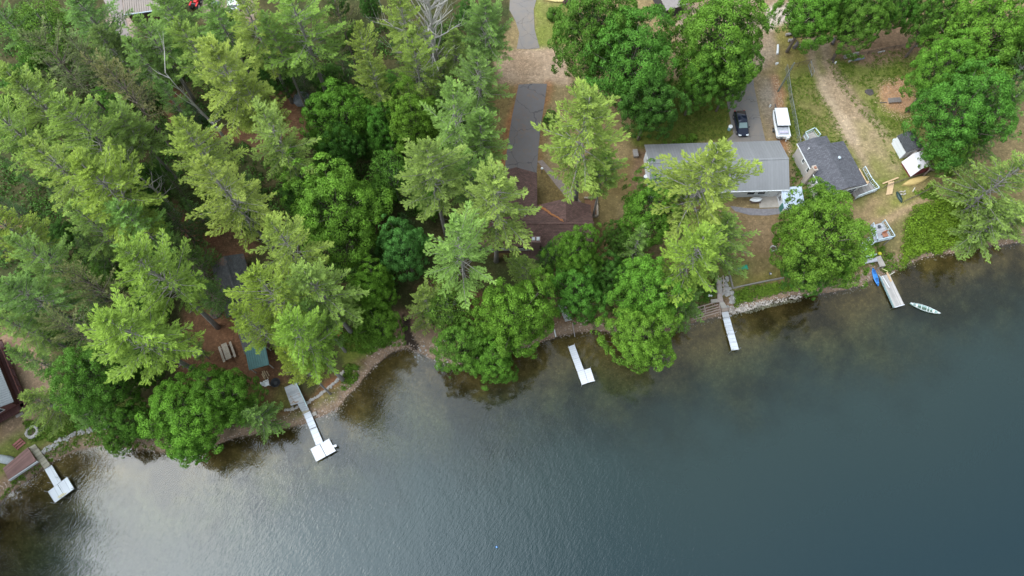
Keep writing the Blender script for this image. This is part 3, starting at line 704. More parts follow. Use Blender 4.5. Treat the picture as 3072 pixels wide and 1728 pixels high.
 (1375,640,40,HE,8,1,'small dark hemlock beside the brown house chimney'),
]
for a in TREES: tree(*a)
# trees beyond the frame on the left bank, seen mirrored in the lake
for (x, y, r, h, tn) in ((-72.5, 13, 5, 24, 0), (-73.5, 4.5, 6, 25, 1), (-74.5, -3.5, 6.5, 26, 0), (-80, -12, 7, 25, 1)):
    v = KIND['maple'][int(abs(x)) % 4]; t = thing('maple_tree', 'shore maple beyond the left edge, mirrored in the lake', 'broadleaf tree', (x, y, hz(x, y) - .05), 'mirrored maples on the left bank', random.uniform(0, 6))
    t.scale = (r / 6, r / 6, h / 15)
    for part in ('trunk', 'branches', 'crown'):
        o = bpy.data.objects.new(part, v[part]); COL.objects.link(o); o.parent = t; o.color = TONES['maple'][tn] + (1,)
# young conifers that fill the shaded floor of the forest
FOREST = [(0,60),(240,120),(480,60),(760,10),(1220,20),(1230,230),(1170,420),(1060,560),(1000,680),(880,760),(860,700),(700,480),(620,600),(560,610),(480,560),(430,700),(380,960),(240,900),(120,860),(0,780)]
CLEAR = [[(390,180),(500,200),(520,300),(690,270),(760,330),(700,420),(610,330),(480,330)], [(440,540),(560,560),(650,600),(560,700),(470,600)], [(440,700),(600,640),(700,940),(440,960)]]
OPEN = [[(395,185),(450,230),(520,330),(560,330),(690,290),(770,340),(700,420),(610,360),(480,350),(420,300)], [(430,500),(500,560),(620,560),(660,620),(560,700),(470,620)], [(660,180),(720,220),(790,330),(740,350),(680,250)], [(0,550),(80,545),(60,610),(0,620)]]
cnt = 0; placed = []
fx = np.array(FOREST); tries = 0
while cnt < 95 and tries < 6000:
    tries += 1
    x = random.uniform(0, 1240); y = random.uniform(5, 960)
    q = np.array([x]), np.array([y])
    if not pip(*q, FOREST)[0] or any(pip(*q, c)[0] for c in CLEAR): continue
    if any((x - a) ** 2 + (y - b) ** 2 < 48 ** 2 for a, b in placed): continue
    placed.append((x, y)); cnt += 1
    k = random.random()
    if k < .5: tree(x, y, random.uniform(26, 42), HE, random.uniform(6, 11), random.choice((0, 0, 1)), 'young dark conifer in the shade under taller pines', 'young conifers under the forest canopy')
    else: tree(x, y, random.uniform(26, 44), MA, random.uniform(4, 8), random.choice((2, 5, 1)), 'low shaded leafy sapling under taller trees', 'leafy saplings under the forest canopy')

# dead grey tree: forked limbs without leaves
def dead_tree(base, top_h, label, lean=(0, 0), seed=3, spread=.45, r0=.30, n0=7):
    rs = random.Random(seed); tk = MB(); br = MB()
    def grow(mb, p, d, l, r, depth_):
        pts = [p]; rr = [r]; q = Vector(p); dd = Vector(d)
        for i in range(4):
            dd = (dd + Vector((rs.gauss(0, .13), rs.gauss(0, .13), rs.gauss(.04, .08)))).normalized(); q = q + dd * l / 4; pts.append(q.copy()); rr.append(r * (1 - .2 * (i + 1)))
        mb.tube(pts, rr, 5, cap=False)
        if depth_ > 0:
            for k in range(4 if depth_ > 1 else 3):
                i = rs.choice((1, 2, 3, 4)); a = rs.uniform(0, 6.28); s = rs.uniform(.5, .9)
                nd = (dd + Vector((math.cos(a), math.sin(a), .1)) * s).normalized()
                grow(br, pts[i], nd, l * rs.uniform(.4, .65), rr[i] * .6, depth_ - 1)
    t = thing('dead_tree', label, 'dead tree', base)
    b = Vector(base); axis = Vector((lean[0], lean[1], 1)).normalized()
    pts = [b - axis * .4] + [b + axis * top_h * k / 6 + Vector((rs.gauss(0, .12), rs.gauss(0, .12), 0)) for k in range(1, 7)]
    tk.tube(pts, [r0 * 1.2, r0, r0 * .85, r0 * .7, r0 * .5, r0 * .33, r0 * .12], 7)
    for k in range(n0 * 3):
        i = rs.uniform(1.5, 6); j = int(i); p = pts[j].lerp(pts[min(j + 1, 6)], i - j); a = rs.uniform(0, 6.28)
        grow(br, p, Vector((math.cos(a) * spread * 1.5, math.sin(a) * spread * 1.5, rs.uniform(.2, 1.0))).normalized(), top_h * rs.uniform(.12, .36), r0 * .32, 2 if k < n0 else 1)
    tk.build('trunk', M_DEAD, t, smooth=True); br.build('branches', M_DEAD, t, smooth=True); return t
dead_tree(GD(1104, 232), 23, 'bare grey dead tree with forked upright limbs', lean=(.02, -.0), seed=5, r0=.5, n0=16)
def snag(bx, by, tx, ty, label, h, r=.22, seed=1, n0=4, sp=.5):
    b = GD(bx, by); x2, y2 = P(tx * K, ty * K, b.z + h); dead_tree(b, h, label, lean=((x2 - b.x) / h, (y2 - b.y) / h), seed=seed, r0=r, n0=n0, spread=sp)
snag(575, 362, 415, 180, 'long leaning dead trunk with short stubs above the leaf strewn clearing', 17, .22, 8, 3)
snag(450, 540, 330, 420, 'broken grey trunk with jagged stubs below the fan limbed pine', 12, .26, 9, 4, .4)

# leafy ground plants: nobody could count them
def leaf_mass(name, label, poly, n, rad, h, material, color, leaf=.2, per=60, sparse=0.0, cat='ground plants', seed=5, dmin=.5):
    a = np.array(poly); C = []; F = []; Nn = []; T = []; S = []; k = 0; tries = 0
    while k < n and tries < n * 30:
        tries += 1
        x = random.uniform(a[:, 0].min(), a[:, 0].max()); y = random.uniform(a[:, 1].min(), a[:, 1].max())
        if not pip(np.array([x]), np.array([y]), poly)[0]: continue
        if name == 'forest_undergrowth' and any(pip(np.array([x]), np.array([y]), c)[0] for c in OPEN): continue
        g = GD(x, y)
        if sparse and float(wob(np.array([g.x]), np.array([g.y]), .5, seed)[0]) < sparse - .5: continue
        if sd1(g.x, g.y) < dmin: continue
        k += 1; r = random.uniform(*rad); hh = random.uniform(*h); m = int(per * r * r) + 12
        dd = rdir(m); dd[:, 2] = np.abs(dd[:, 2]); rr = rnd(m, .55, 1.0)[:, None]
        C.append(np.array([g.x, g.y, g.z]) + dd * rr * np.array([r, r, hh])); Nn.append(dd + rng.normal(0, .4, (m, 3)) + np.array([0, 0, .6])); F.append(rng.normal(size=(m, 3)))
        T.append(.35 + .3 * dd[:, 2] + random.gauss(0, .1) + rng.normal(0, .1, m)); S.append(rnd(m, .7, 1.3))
    S = np.concatenate(S)
    me = leaf_mesh(name, np.concatenate(C), np.concatenate(F), np.concatenate(Nn), leaf * S, leaf * .7 * S, np.concatenate(T), material)
    o = bpy.data.objects.new(name, me); COL.objects.link(o); o.color = color; tag(o, label, cat, kind='stuff'); return o
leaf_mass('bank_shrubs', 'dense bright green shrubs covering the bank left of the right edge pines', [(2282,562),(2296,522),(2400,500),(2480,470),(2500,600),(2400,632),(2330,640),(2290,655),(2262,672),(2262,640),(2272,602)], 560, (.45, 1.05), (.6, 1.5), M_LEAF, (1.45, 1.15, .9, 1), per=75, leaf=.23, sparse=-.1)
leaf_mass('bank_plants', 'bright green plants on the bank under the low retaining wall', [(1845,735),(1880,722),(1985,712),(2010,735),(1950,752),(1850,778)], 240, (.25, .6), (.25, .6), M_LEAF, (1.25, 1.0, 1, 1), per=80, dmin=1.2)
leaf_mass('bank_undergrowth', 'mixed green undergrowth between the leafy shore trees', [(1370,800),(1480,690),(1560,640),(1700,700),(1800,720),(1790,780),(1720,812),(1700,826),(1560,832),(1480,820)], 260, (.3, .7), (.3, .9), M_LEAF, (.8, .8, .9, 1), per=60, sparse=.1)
leaf_mass('step_plants', 'low green plants left of the wooden shore steps', [(1735,680),(1800,690),(1800,760),(1760,770),(1740,740)], 90, (.2, .5), (.2, .5), M_LEAF, (.9, .9, 1, 1), per=70)
leaf_mass('deck_plants', 'green plants around the small railed deck above the kayaks', [(2150,600),(2190,600),(2250,640),(2255,690),(2230,690),(2180,660),(2150,700),(2120,720),(2100,640)], 200, (.25, .6), (.3, .7), M_LEAF, (1.15, .98, 1, 1), per=70)
leaf_mass('mound_plants', 'smooth green ferns on the mound left of the creek', [(845,850),(900,820),(985,800),(990,860),(930,890),(860,880)], 330, (.3, .6), (.15, .4), M_LEAF, (.95, .9, .8, 1), per=70, leaf=.16)
leaf_mass('beach_tuft_plants', 'bright green weed patch on the beach bend right of the weathered deck', [(868,920),(905,918),(905,945),(880,975),(860,980)], 60, (.25, .5), (.2, .5), M_LEAF, (1.1, .95, 1, 1), per=80)
leaf_mass('shore_grass_left', 'grass and weeds fringing the shore behind the left dock', [(60,1170),(110,1130),(260,1075),(300,1100),(420,1135),(260,1128),(150,1155),(0,1270),(0,1250)], 260, (.15, .4), (.1, .25), M_LEAF, (1.15, .95, 1, 1), per=60, leaf=.15, sparse=.2)
leaf_mass('ring_grass', 'grass tufts around the stone ring above the left dock', [(60,1060),(110,1060),(180,1050),(240,1065),(130,1110),(75,1110)], 380, (.2, .45), (.1, .35), M_LEAF, (1.1, .95, 1, 1), per=60, leaf=.15)
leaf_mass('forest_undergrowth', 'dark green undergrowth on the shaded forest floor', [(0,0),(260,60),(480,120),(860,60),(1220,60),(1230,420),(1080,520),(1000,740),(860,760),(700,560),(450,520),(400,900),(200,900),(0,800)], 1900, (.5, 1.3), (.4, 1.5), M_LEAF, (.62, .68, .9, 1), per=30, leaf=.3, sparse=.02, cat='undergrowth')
leaf_mass('yard_weeds', 'weedy tufts between the grey metal building and the shingle house', [(1990,400),(2005,400),(2060,520),(2040,560),(2000,560)], 90, (.25, .55), (.15, .5), M_LEAF, (.9, .85, .9, 1), per=60)
leaf_mass('fence_weeds', 'low weeds along the wire fence by the yellow canoe', [(2255,500),(2320,480),(2390,430),(2420,450),(2400,500),(2320,500),(2270,520)], 150, (.2, .5), (.1, .35), M_LEAF, (1.15, .95, 1, 1), per=55, sparse=.25)
leaf_mass('lakeside_brush', 'green brush by the shore under the pale creek pines', [(1100,720),(1180,760),(1190,840),(1120,850),(1070,800)], 140, (.3, .7), (.3, .8), M_LEAF, (.85, .85, 1, 1), per=55, sparse=.1)
leaf_mass('wall_shrubs', 'yellow green shrubs against the back wall of the grey metal building', [(1660,368),(1740,362),(1742,352),(1665,358)], 26, (.3, .55), (.4, .8), M_LEAF, (1.2, 1, 1, 1), per=80)

leaf_mass('yard_grass', 'short patchy grass tufts over the yard beside the dirt track', [(1990,200),(2035,180),(2120,330),(2160,420),(2030,340),(2000,380),(1990,420),(1975,200)], 900, (.12, .35), (.04, .10), M_LEAF, (1.0, .78, .7, 1), per=60, leaf=.11, sparse=.1, cat='grass', seed=15)
leaf_mass('upper_yard_grass', 'short patchy grass tufts around the wood chip patch', [(2080,150),(2290,120),(2310,210),(2215,215),(2205,290),(2300,300),(2290,360),(2250,420),(2220,350),(2110,220)], 1300, (.12, .35), (.04, .10), M_LEAF, (1.0, .78, .7, 1), per=60, leaf=.11, sparse=.15, cat='grass', seed=17)
leaf_mass('back_lawn_grass', 'thick shaded lawn grass behind the grey metal building', [(1600,350),(1640,250),(1850,200),(1825,330),(1855,350),(1700,362)], 900, (.12, .3), (.04, .08), M_LEAF, (.8, .68, .7, 1), per=60, leaf=.10, sparse=-.5, cat='grass', seed=19)
# ------------------------------------------------------------------ building blocks for made things
def top_matrix(o):
    while o.parent is not None: o = o.parent
    return Matrix.Translation(o.location) @ Matrix.Rotation(o.rotation_euler[2], 4, 'Z')
def part(mb, name, m, parent, label=None, smooth=False, bevel=0):
    """a part whose vertices were given in world space"""
    inv = top_matrix(parent).inverted(); mb.v = [tuple(inv @ Vector(v)) for v in mb.v]
    return mb.build(name, m, parent, smooth=smooth, label=label, bevel=bevel, local=True)
def lpart(mb, name, m, parent, label=None, smooth=False, bevel=0):
    return mb.build(name, m, parent, smooth=smooth, label=label, bevel=bevel, local=True)
def PZ(pts, z): return [Vector(P(x, y, z) + (z,)) for x, y in pts]
def zoomed(ox, oy, k): return lambda pts: [(ox + x / k, oy + y / k) for x, y in pts]
def ang(a, b): return math.atan2(b[1] - a[1], b[0] - a[0])
def slab(mb, q, z, th): return mb.prism([(p[0], p[1]) for p in q], z - th, z)

ALU = plank_mat('white_dock', (.66, .67, .70), .6, 'X', .3, rough=.45, var=.09)
WHITE = mat('white_paint', (.78, .78, .77), .5, .06, 3, bump=.05)
GREYMETAL = plank_mat('grey_metal_roof', (.255, .252, .256), .42, 'X', .14, rough=.5, var=.07)
BLUEMETAL = mat('pale_blue_metal', (.52, .58, .66), .45, .08, 1, bump=.04)
TEAL = mat('teal_metal', (.048, .14, .13), .5, .14, 1.5, bump=.05)
STEEL = mat('dark_steel', (.08, .08, .085), .5, .2, 5)
TIMBER = mat('weathered_timber', (.33, .285, .24), .9, .3, 4, bump=.3)
FRESH = mat('fresh_lumber', (.62, .42, .24), .8, .12, 3, bump=.1)
CONC = mat('concrete', (.42, .37, .32), .9, .14, 1.3, bump=.15)
STONE = mat('stone', (.40, .37, .34), .9, .35, 2.5, bump=.5)
PALESTONE = mat('pale_stone', (.44, .41, .38), .9, .3, 2, bump=.5)
BRICKP = plank_mat('path_brick', (.25, .19, .155), .3, 'X', .25)
DECKGREY = plank_mat('grey_deck', (.42, .42, .42), .15, 'X', .45, litter=(.30, .19, .12))
DECKRED = plank_mat('red_deck', (.25, .135, .115), .16, 'Y', .45)
DECKWOOD = plank_mat('old_dock_wood', (.36, .32, .235), .5, 'X', .5)
DOCKWOOD = plank_mat('long_board_dock', (.48, .44, .41), .16, 'Y', .35)
DOCKPANEL = plank_mat('dock_panel', (.70, .70, .73), .3, 'X', .28, var=.05, rough=.5)
DOCKPLAIN = plank_mat('dock_plain', (.73, .74, .76), .75, 'Y', .2, rough=.45, var=.07)
RAIL = mat('rail_paint', (.50, .62, .62), .6, .08, 3)
BARKBROWN = shingle_mat('brown_shingles', (.15, .083, .068), litter=(.26, .12, .06), amt=.62)
GREYSH = shingle_mat('grey_shingles', (.115, .112, .125), swirl=3.0)
SLATE = shingle_mat('slate_shingles', (.088, .085, .084), litter=(.20, .115, .07), amt=.5)
DARKSH = shingle_mat('dark_shingles', (.07, .072, .075), litter=(.12, .09, .07), amt=.62)
BEIGE = plank_mat('beige_siding', (.50, .46, .43), .2, 'Z', .2, var=.06)
WSIDE = plank_mat('white_siding', (.70, .71, .72), .2, 'Z', .2, var=.05)
BROWNW = plank_mat('brown_siding', (.13, .075, .06), .2, 'Z', .3)
REDW = plank_mat('red_siding', (.20, .032, .035), .25, 'X', .3)
GLASS = glass_mat('window_glass')
ASPH = mat('asphalt', (.135, .123, .121), .92, .14, .9, bump=.25, fine=14, col2=(.15, .125, .115))
ASPH2 = mat('old_asphalt', (.175, .16, .152), .92, .12, .9, bump=.25, fine=12, col2=(.24, .20, .165))
def add_cracks(m, scale, col, litter):
    nt = m.node_tree; b = [n for n in nt.nodes if n.type == 'BSDF_PRINCIPLED'][0]; src = b.inputs['Base Color'].links[0].from_socket; tc = N(nt, 'ShaderNodeTexCoord')
    nz = N(nt, 'ShaderNodeTexNoise'); nz.inputs['Scale'].default_value = .9; nz.inputs['Detail'].default_value = 6; L(nt, tc.outputs['Object'], nz.inputs['Vector'])
    ad = N(nt, 'ShaderNodeVectorMath', operation='MULTIPLY_ADD'); L(nt, nz.outputs['Color'], ad.inputs[0]); ad.inputs[1].default_value = (1.6, 1.6, 0); L(nt, tc.outputs['Object'], ad.inputs[2])
    vo = N(nt, 'ShaderNodeTexVoronoi', feature='DISTANCE_TO_EDGE'); vo.inputs['Scale'].default_value = scale; L(nt, ad.outputs[0], vo.inputs['Vector'])
    mr = N(nt, 'ShaderNodeMapRange'); mr.inputs['From Min'].default_value = .003; mr.inputs['From Max'].default_value = .014; mr.inputs['To Min'].default_value = .5; mr.inputs['To Max'].default_value = 0; L(nt, vo.outputs['Distance'], mr.inputs['Value'])
    mx = N(nt, 'ShaderNodeMix', data_type='RGBA'); L(nt, mr.outputs[0], mx.inputs['Factor']); L(nt, src, mx.inputs['A']); mx.inputs['B'].default_value = c4(col)
    n3 = N(nt, 'ShaderNodeTexNoise'); n3.inputs['Scale'].default_value = .38; n3.inputs['Detail'].default_value = 10; n3.inputs['Roughness'].default_value = .8; L(nt, tc.outputs['Object'], n3.inputs['Vector'])
    m3 = N(nt, 'ShaderNodeMapRange'); m3.inputs['From Min'].default_value = .54; m3.inputs['From Max'].default_value = .64; m3.inputs['To Max'].default_value = .8; L(nt, n3.outputs['Fac'], m3.inputs['Value'])
    my = N(nt, 'ShaderNodeMix', data_type='RGBA'); L(nt, m3.outputs[0], my.inputs['Factor']); L(nt, mx.outputs['Result'], my.inputs['A']); my.inputs['B'].default_value = c4(litter); L(nt, my.outputs['Result'], b.inputs['Base Color'])
add_cracks(ASPH, .22, (.03, .03, .032), (.20, .13, .09)); add_cracks(ASPH2, .3, (.06, .055, .055), (.27, .215, .165))
CRACK = mat('crack_filler', (.03, .03, .032), .8, .1, 3)

# ------------------------------------------------------------------ paved sheets
def paving(name, pts, m, lift=.03):
    bm = bmesh.new(); vs = [bm.verts.new(G(x, y)) for x, y in pts]; f = bm.faces.new(vs)
    bmesh.ops.triangulate(bm, faces=[f])
    for _ in range(4):
        es = [e for e in bm.edges if e.calc_length() > 1.3]
        if not es: break
        bmesh.ops.subdivide_edges(bm, edges=es, cuts=1); bmesh.ops.triangulate(bm, faces=bm.faces)
    for v in bm.verts: v.co.z = hz(v.co.x, v.co.y) + lift
    bmesh.ops.recalc_face_normals(bm, faces=bm.faces)
    if sum(f.normal.z for f in bm.faces) < 0: bmesh.ops.reverse_faces(bm, faces=bm.faces)
    me = bpy.data.meshes.new(name); bm.to_mesh(me); bm.free(); me.materials.append(m)
    o = bpy.data.objects.new(name, me); COL.objects.link(o); o['kind'] = 'structure'; return o
paving('driveway', [(1556,254),(1600,251),(1641,252),(1635,300),(1622,380),(1615,450),(1609,535),(1560,530),(1513,515),(1522,440),(1536,350)], ASPH, .05)
paving('road', [(1530,-12),(1612,-12),(1601,30),(1604,90),(1619,145),(1585,148),(1550,147),(1558,100),(1545,60),(1528,30)], ASPH2, .05)
paving('driveway', [(2150,120),(2250,130),(2262,260),(2278,340),(2297,425),(2300,445),(2172,445),(2176,425),(2200,402),(2185,330),(2170,250)], ASPH2, .05)
paving('driveway', [(305,-10),(365,-10),(372,40),(386,90),(388,125),(372,140),(352,132),(340,60),(322,20)], mat('pale_paving', (.30, .25, .225), .9, .12, .8), .05)
paving('path', [(1612,484),(1627,480),(1690,548),(1744,606),(1722,620),(1668,556)], mat('brick_paving', (.235, .18, .15), .9, .3, 5, bump=.5), .04)
paving('patio', [(2276,578),(2345,574),(2346,622),(2278,624)], CONC, .06)
paving('patio', [(2190,618),(2232,624),(2278,627),(2346,625),(2346,641),(2300,647),(2250,646),(2205,634)], mat('grey_gravel_paving', (.22, .20, .205), .9, .2, 3), .05)

# ------------------------------------------------------------------ houses
def roof_planes(mb, x0, x1, ye, yr, ze, zr, th=.12):
    """one sloped roof plane from the eave line ye/ze up to the ridge line yr/zr, local axes"""
    mb.add([(x0, ye, ze), (x1, ye, ze), (x1, yr, zr), (x0, yr, zr), (x0, ye, ze - th), (x1, ye, ze - th), (x1, yr, zr - th), (x0, yr, zr - th)],
           [(0, 1, 2, 3) if yr > ye else (3, 2, 1, 0), (7, 6, 5, 4) if yr > ye else (4, 5, 6, 7), (0, 4, 5, 1), (1, 5, 6, 2), (2, 6, 7, 3), (3, 7, 4, 0)])
def gable_roof(mb, x0, x1, y0, y1, ze, zr, ribs=0, ybias=.5):
    yr = y0 + (y1 - y0) * ybias
    roof_planes(mb, x0, x1, y0, yr, ze, zr); roof_planes(mb, x0, x1, y1, yr, ze, zr)
    if ribs:
        n = int((x1 - x0) / ribs)
        for i in range(n + 1):
            x = x0 + (x1 - x0) * (i + .5) / (n + 1)
            mb.bar((x, y0 + .02, ze + .015), (x, yr, zr + .015), .06, .05); mb.bar((x, y1 - .02, ze + .015), (x, yr, zr + .015), .06, .05)
    mb.bar((x0, yr, zr + .02), (x1, yr, zr + .02), .3, .05)
def walls(mb, x0, x1, y0, y1, z0, z1, zr=None):
    if zr is None: mb.box(((x0 + x1) / 2, (y0 + y1) / 2, (z0 + z1) / 2), (x1 - x0, y1 - y0, z1 - z0)); return mb
    ym = (y0 + y1) / 2
    mb.add([(x0, y0, z0), (x1, y0, z0), (x1, y1, z0), (x0, y1, z0), (x0, y0, z1), (x1, y0, z1), (x1, y1, z1), (x0, y1, z1), (x0, ym, zr), (x1, ym, zr)],
           [(3, 2, 1, 0), (0, 1, 5, 4), (2, 3, 7, 6), (1, 2, 6, 9, 5), (3, 0, 4, 8, 7), (4, 5, 9, 8), (6, 7, 8, 9)])
    return mb
def window(par, c, n, w, h, frame=None, sill=True):
    """window on a wall: centre c, outward direction n (both local)"""
    n = Vector(n).normalized(); s = Vector((-n.y, n.x, 0)); c = Vector(c)
    rot = Matrix((s, n, Vector((0, 0, 1)))).transposed()
    fr = MB(); t = .09
    fr.box(c + n * .03 + Vector((0, 0, h / 2)), (w + t * 2, .08, t), ax=rot); fr.box(c + n * .03 - Vector((0, 0, h / 2)), (w + t * 2, .12, t), ax=rot)
    fr.box(c + n * .03 + s * (w / 2 + t / 2), (t, .08, h - t), ax=rot); fr.box(c + n * .03 - s * (w / 2 + t / 2), (t, .08, h - t), ax=rot); fr.box(c + n * .02, (w, .05, .04), ax=rot)
    o = lpart(fr, 'window', frame or WHITE, par)
    pn = MB(); pn.box(c + n * .012, (w, .03, h - t), ax=rot); lpart(pn, 'pane', GLASS, o); return o

# grey ribbed metal building
t = thing('metal_building', 'long grey building with ribbed metal gable roof half under a bright pine', 'building', (20.6, 49.96, 2.2), rz=R(2.0))
gh = 3.2
mb = MB(); gable_roof(mb, 0, 20.85, 0, 8.6, gh, gh + 1.75, ribs=.42); lpart(mb, 'roof', GREYMETAL, t)
mb = walls(MB(), .45, 20.4, .45, 8.15, -.5, gh - .02, gh + 1.45); wl = lpart(mb, 'wall', WSIDE, t)
for x in (15.6, 17.2): window(t, (x, .45, 1.9), (0, -1, 0), 1.1, 1.3)
mb = MB(); mb.box((18.9, .40, 1.2), (1.0, .08, 2.1)); d = lpart(mb, 'door', WHITE, t); mb = MB(); mb.ball((18.55, .33, 1.15), .05); lpart(mb, 'handle', STEEL, d)
window(t, (.45, 6.2, 1.9), (-1, 0, 0), 1.2, 1.0); window(t, (.45, 2.2, 1.9), (-1, 0, 0), 1.2, 1.0)
mb = MB(); mb.tube([(15.9, 3.5, 4.3), (15.9, 3.5, 5.15)], .09, 8); mb.tube([(15.9, 3.5, 5.1), (15.9, 3.5, 5.2)], .14, 8); lpart(mb, 'vent_pipe', WHITE, t)
mb = MB(); mb.bar((0, -.06, gh - .06), (20.85, -.06, gh - .06), .12, .1); lpart(mb, 'gutter', WHITE, t)
# pale blue annex with green door
q = PZ([(2350,566),(2406,563),(2411,606),(2357,622)], 5.0)
ax0 = q[3]; a_ = ang(q[3], q[2]); Lx = (q[2] - q[3]).length; Ly = 3.2
t = thing('annex', 'small annex with pale blue metal roof and green door beside the grey building', 'shed', (ax0.x, ax0.y, 2.5), rz=a_ * .3)
mb = MB(); roof_planes(mb, -.05, 3.1, 0, Ly, 2.1, 2.75)
for i in range(8): mb.bar((.15 + i * .4, .02, 2.13), (.15 + i * .4, Ly, 2.78), .05, .05)
lpart(mb, 'roof', BLUEMETAL, t)
mb = MB(); mb.add([(.15, .15, -.5), (2.9, .15, -.5), (2.9, Ly - .1, -.5), (.15, Ly - .1, -.5), (.15, .15, 2.0), (2.9, .15, 2.0), (2.9, Ly - .1, 2.6), (.15, Ly - .1, 2.6)], [(3, 2, 1, 0), (4, 5, 6, 7), (0, 1, 5, 4), (1, 2, 6, 5), (2, 3, 7, 6), (3, 0, 4, 7)]); lpart(mb, 'wall', WSIDE, t)
window(t, (.15, 2.2, 1.3), (-1, 0, 0), .8, 1.0)
mb = MB(); mb.box((.1, .75, .75), (.08, .85, 1.9)); d = lpart(mb, 'door', mat('green_door', (.05, .19, .15), .5), t); mb = MB(); mb.ball((.03, 1.05, .75), .05); lpart(mb, 'handle', STEEL, d)
# heat pump unit, bins and other small things round the metal building
def hvac(x, y, label, s=1.0):
    g = G(x, y); t = thing('heat_pump', label, 'air conditioner', g, rz=R(2))
    mb = MB(); mb.box((0, 0, .45 * s), (.45 * s, 1.15 * s, .9 * s)); lpart(mb, 'casing', WHITE, t, bevel=.03)
    for k in (-.3, .28):
        mb = MB(); mb.tube([(0, k * s, .9 * s), (0, k * s, .93 * s)], .17 * s, 12); lpart(mb, 'fan', STEEL, t)
hvac(1955, 535, 'white heat pump unit at the west wall of the grey metal building', 1.2)
def bin_(x, y, label, c, nm='trash_can', cat='trash can'):
    g = G(x, y); t = thing(nm, label, cat, g); mb = MB(); mb.tube([(0, 0, 0), (0, 0, .85)], [.26, .33], 12); lpart(mb, 'body', mat('bin_' + label[:8], c, .5, .08), t, smooth=False)
    mb = MB(); mb.tube([(0, 0, .86), (0, 0, .93), (0, 0, 1.0)], [.36, .34, .15], 12); lpart(mb, 'lid', WHITE, t)
bin_(2187, 389, 'pale blue trash can on the lawn beside the dark car', (.35, .55, .60))
bin_(1935, 538, 'green trash can near the corner of the grey metal building', (.08, .22, .20))
# grill with cover
g = G(1905, 465); t = thing('garden_bench', 'small grey storage bench beside the trodden strip left of the metal building', 'bench', g, rz=R(95))
mb = MB(); mb.box((0, 0, .35), (1.2, .65, .5)); lpart(mb, 'box', TIMBER, t); mb = MB(); mb.box((0, 0, .64), (1.3, .75, .08)); lpart(mb, 'lid', mat('grey_lid', (.3, .27, .25), .7), t)
for sx in (-.5, .5):
    mb = MB(); mb.box((sx, 0, .05), (.1, .6, .1)); lpart(mb, 'leg', STEEL, t)

# grey shingle house
SO = Vector((46.2, 49.3)); rz = R(16.5)
t = thing('shingle_house', 'beige sided house with mottled dark grey shingle roof beside the dirt track', 'house', (SO.x, SO.y, 2.6), rz=rz)
ez = 3.4
def xform(mb, fn): mb.v = [fn(v) for v in mb.v]; return mb
sw = lambda v: (v[1], v[0], v[2])                       # swap axes: ridge along the local y
def gable_y(x0, x1, y0, y1, ze, zr):
    m_ = MB(); roof_planes(m_, y0, y1, x0, (x0 + x1) / 2, ze, zr); roof_planes(m_, y0, y1, x1, (x0 + x1) / 2, ze, zr)
    xform(m_, sw); m_.f = [f[::-1] for f in m_.f]; return m_
mb = gable_y(0, 6.95, 0, 7.85, ez, ez + .75); b2 = gable_y(0, 4.9, 7.85, 9.45, ez, ez + .53); mb.add(b2.v, b2.f); rf = lpart(mb, 'roof', GREYSH, t)
mb = walls(MB(), .35, 6.6, .35, 7.75, -.6, ez - .03); walls(mb, .35, 4.6, 7.75, 9.15, -.6, ez - .03); lpart(mb, 'wall', BEIGE, t)
mb = MB(); mb.bar((-.05, 0, ez - .08), (-.05, 9.45, ez - .08), .06, .2); mb.bar((0, -.05, ez - .08), (6.95, -.05, ez - .08), .06, .22); lpart(mb, 'fascia', WHITE, t)
for y, w_, h_ in ((6.9, .5, .8), (5.1, .75, .95), (3.2, .75, .95), (1.2, 1.5, 1.5)): window(t, (.35, y, 2.2), (-1, 0, 0), w_, h_)
window(t, (1.8, .35, 2.0), (0, -1, 0), 1.5, 1.4); window(t, (5.3, .35, 1.6), (0, -1, 0), 1.4, 1.9)
mb = MB(); mb.box((-.05, 4.25, 1.9), (.55, .8, 5.0)); mb.box((-.05, 4.25, 4.5), (.65, .9, .15)); ch = lpart(mb, 'chimney', mat('tan_block', (.45, .38, .32), .9, .15, 3), t)
mb = MB(); mb.box((-.05, 4.25, 4.66), (.3, .35, .18)); lpart(mb, 'flue', mat('clay_flue', (.36, .16, .10), .8), ch)
mb = MB(); mb.tube([(4.5, 5.0, ez + .3), (4.5, 5.0, ez + .72)], .17, 10); mb.ball((4.5, 5.0, ez + .78), .27, 10, 6, .8); lpart(mb, 'roof_vent', mat('galvanised', (.55, .62, .66), .35, .08, 3, metal=.4), t, smooth=True)
mb = MB(); mb.tube([(.95, 7.9, ez), (.95, 7.9, ez + .6)], .09, 8); lpart(mb, 'vent_pipe', WHITE, t)
mb = MB(); mb.bar((7.0, 2.8, ez - .05), (7.0, 0.0, ez - .05), .12, .2); lpart(mb, 'bare_fascia', FRESH, t)

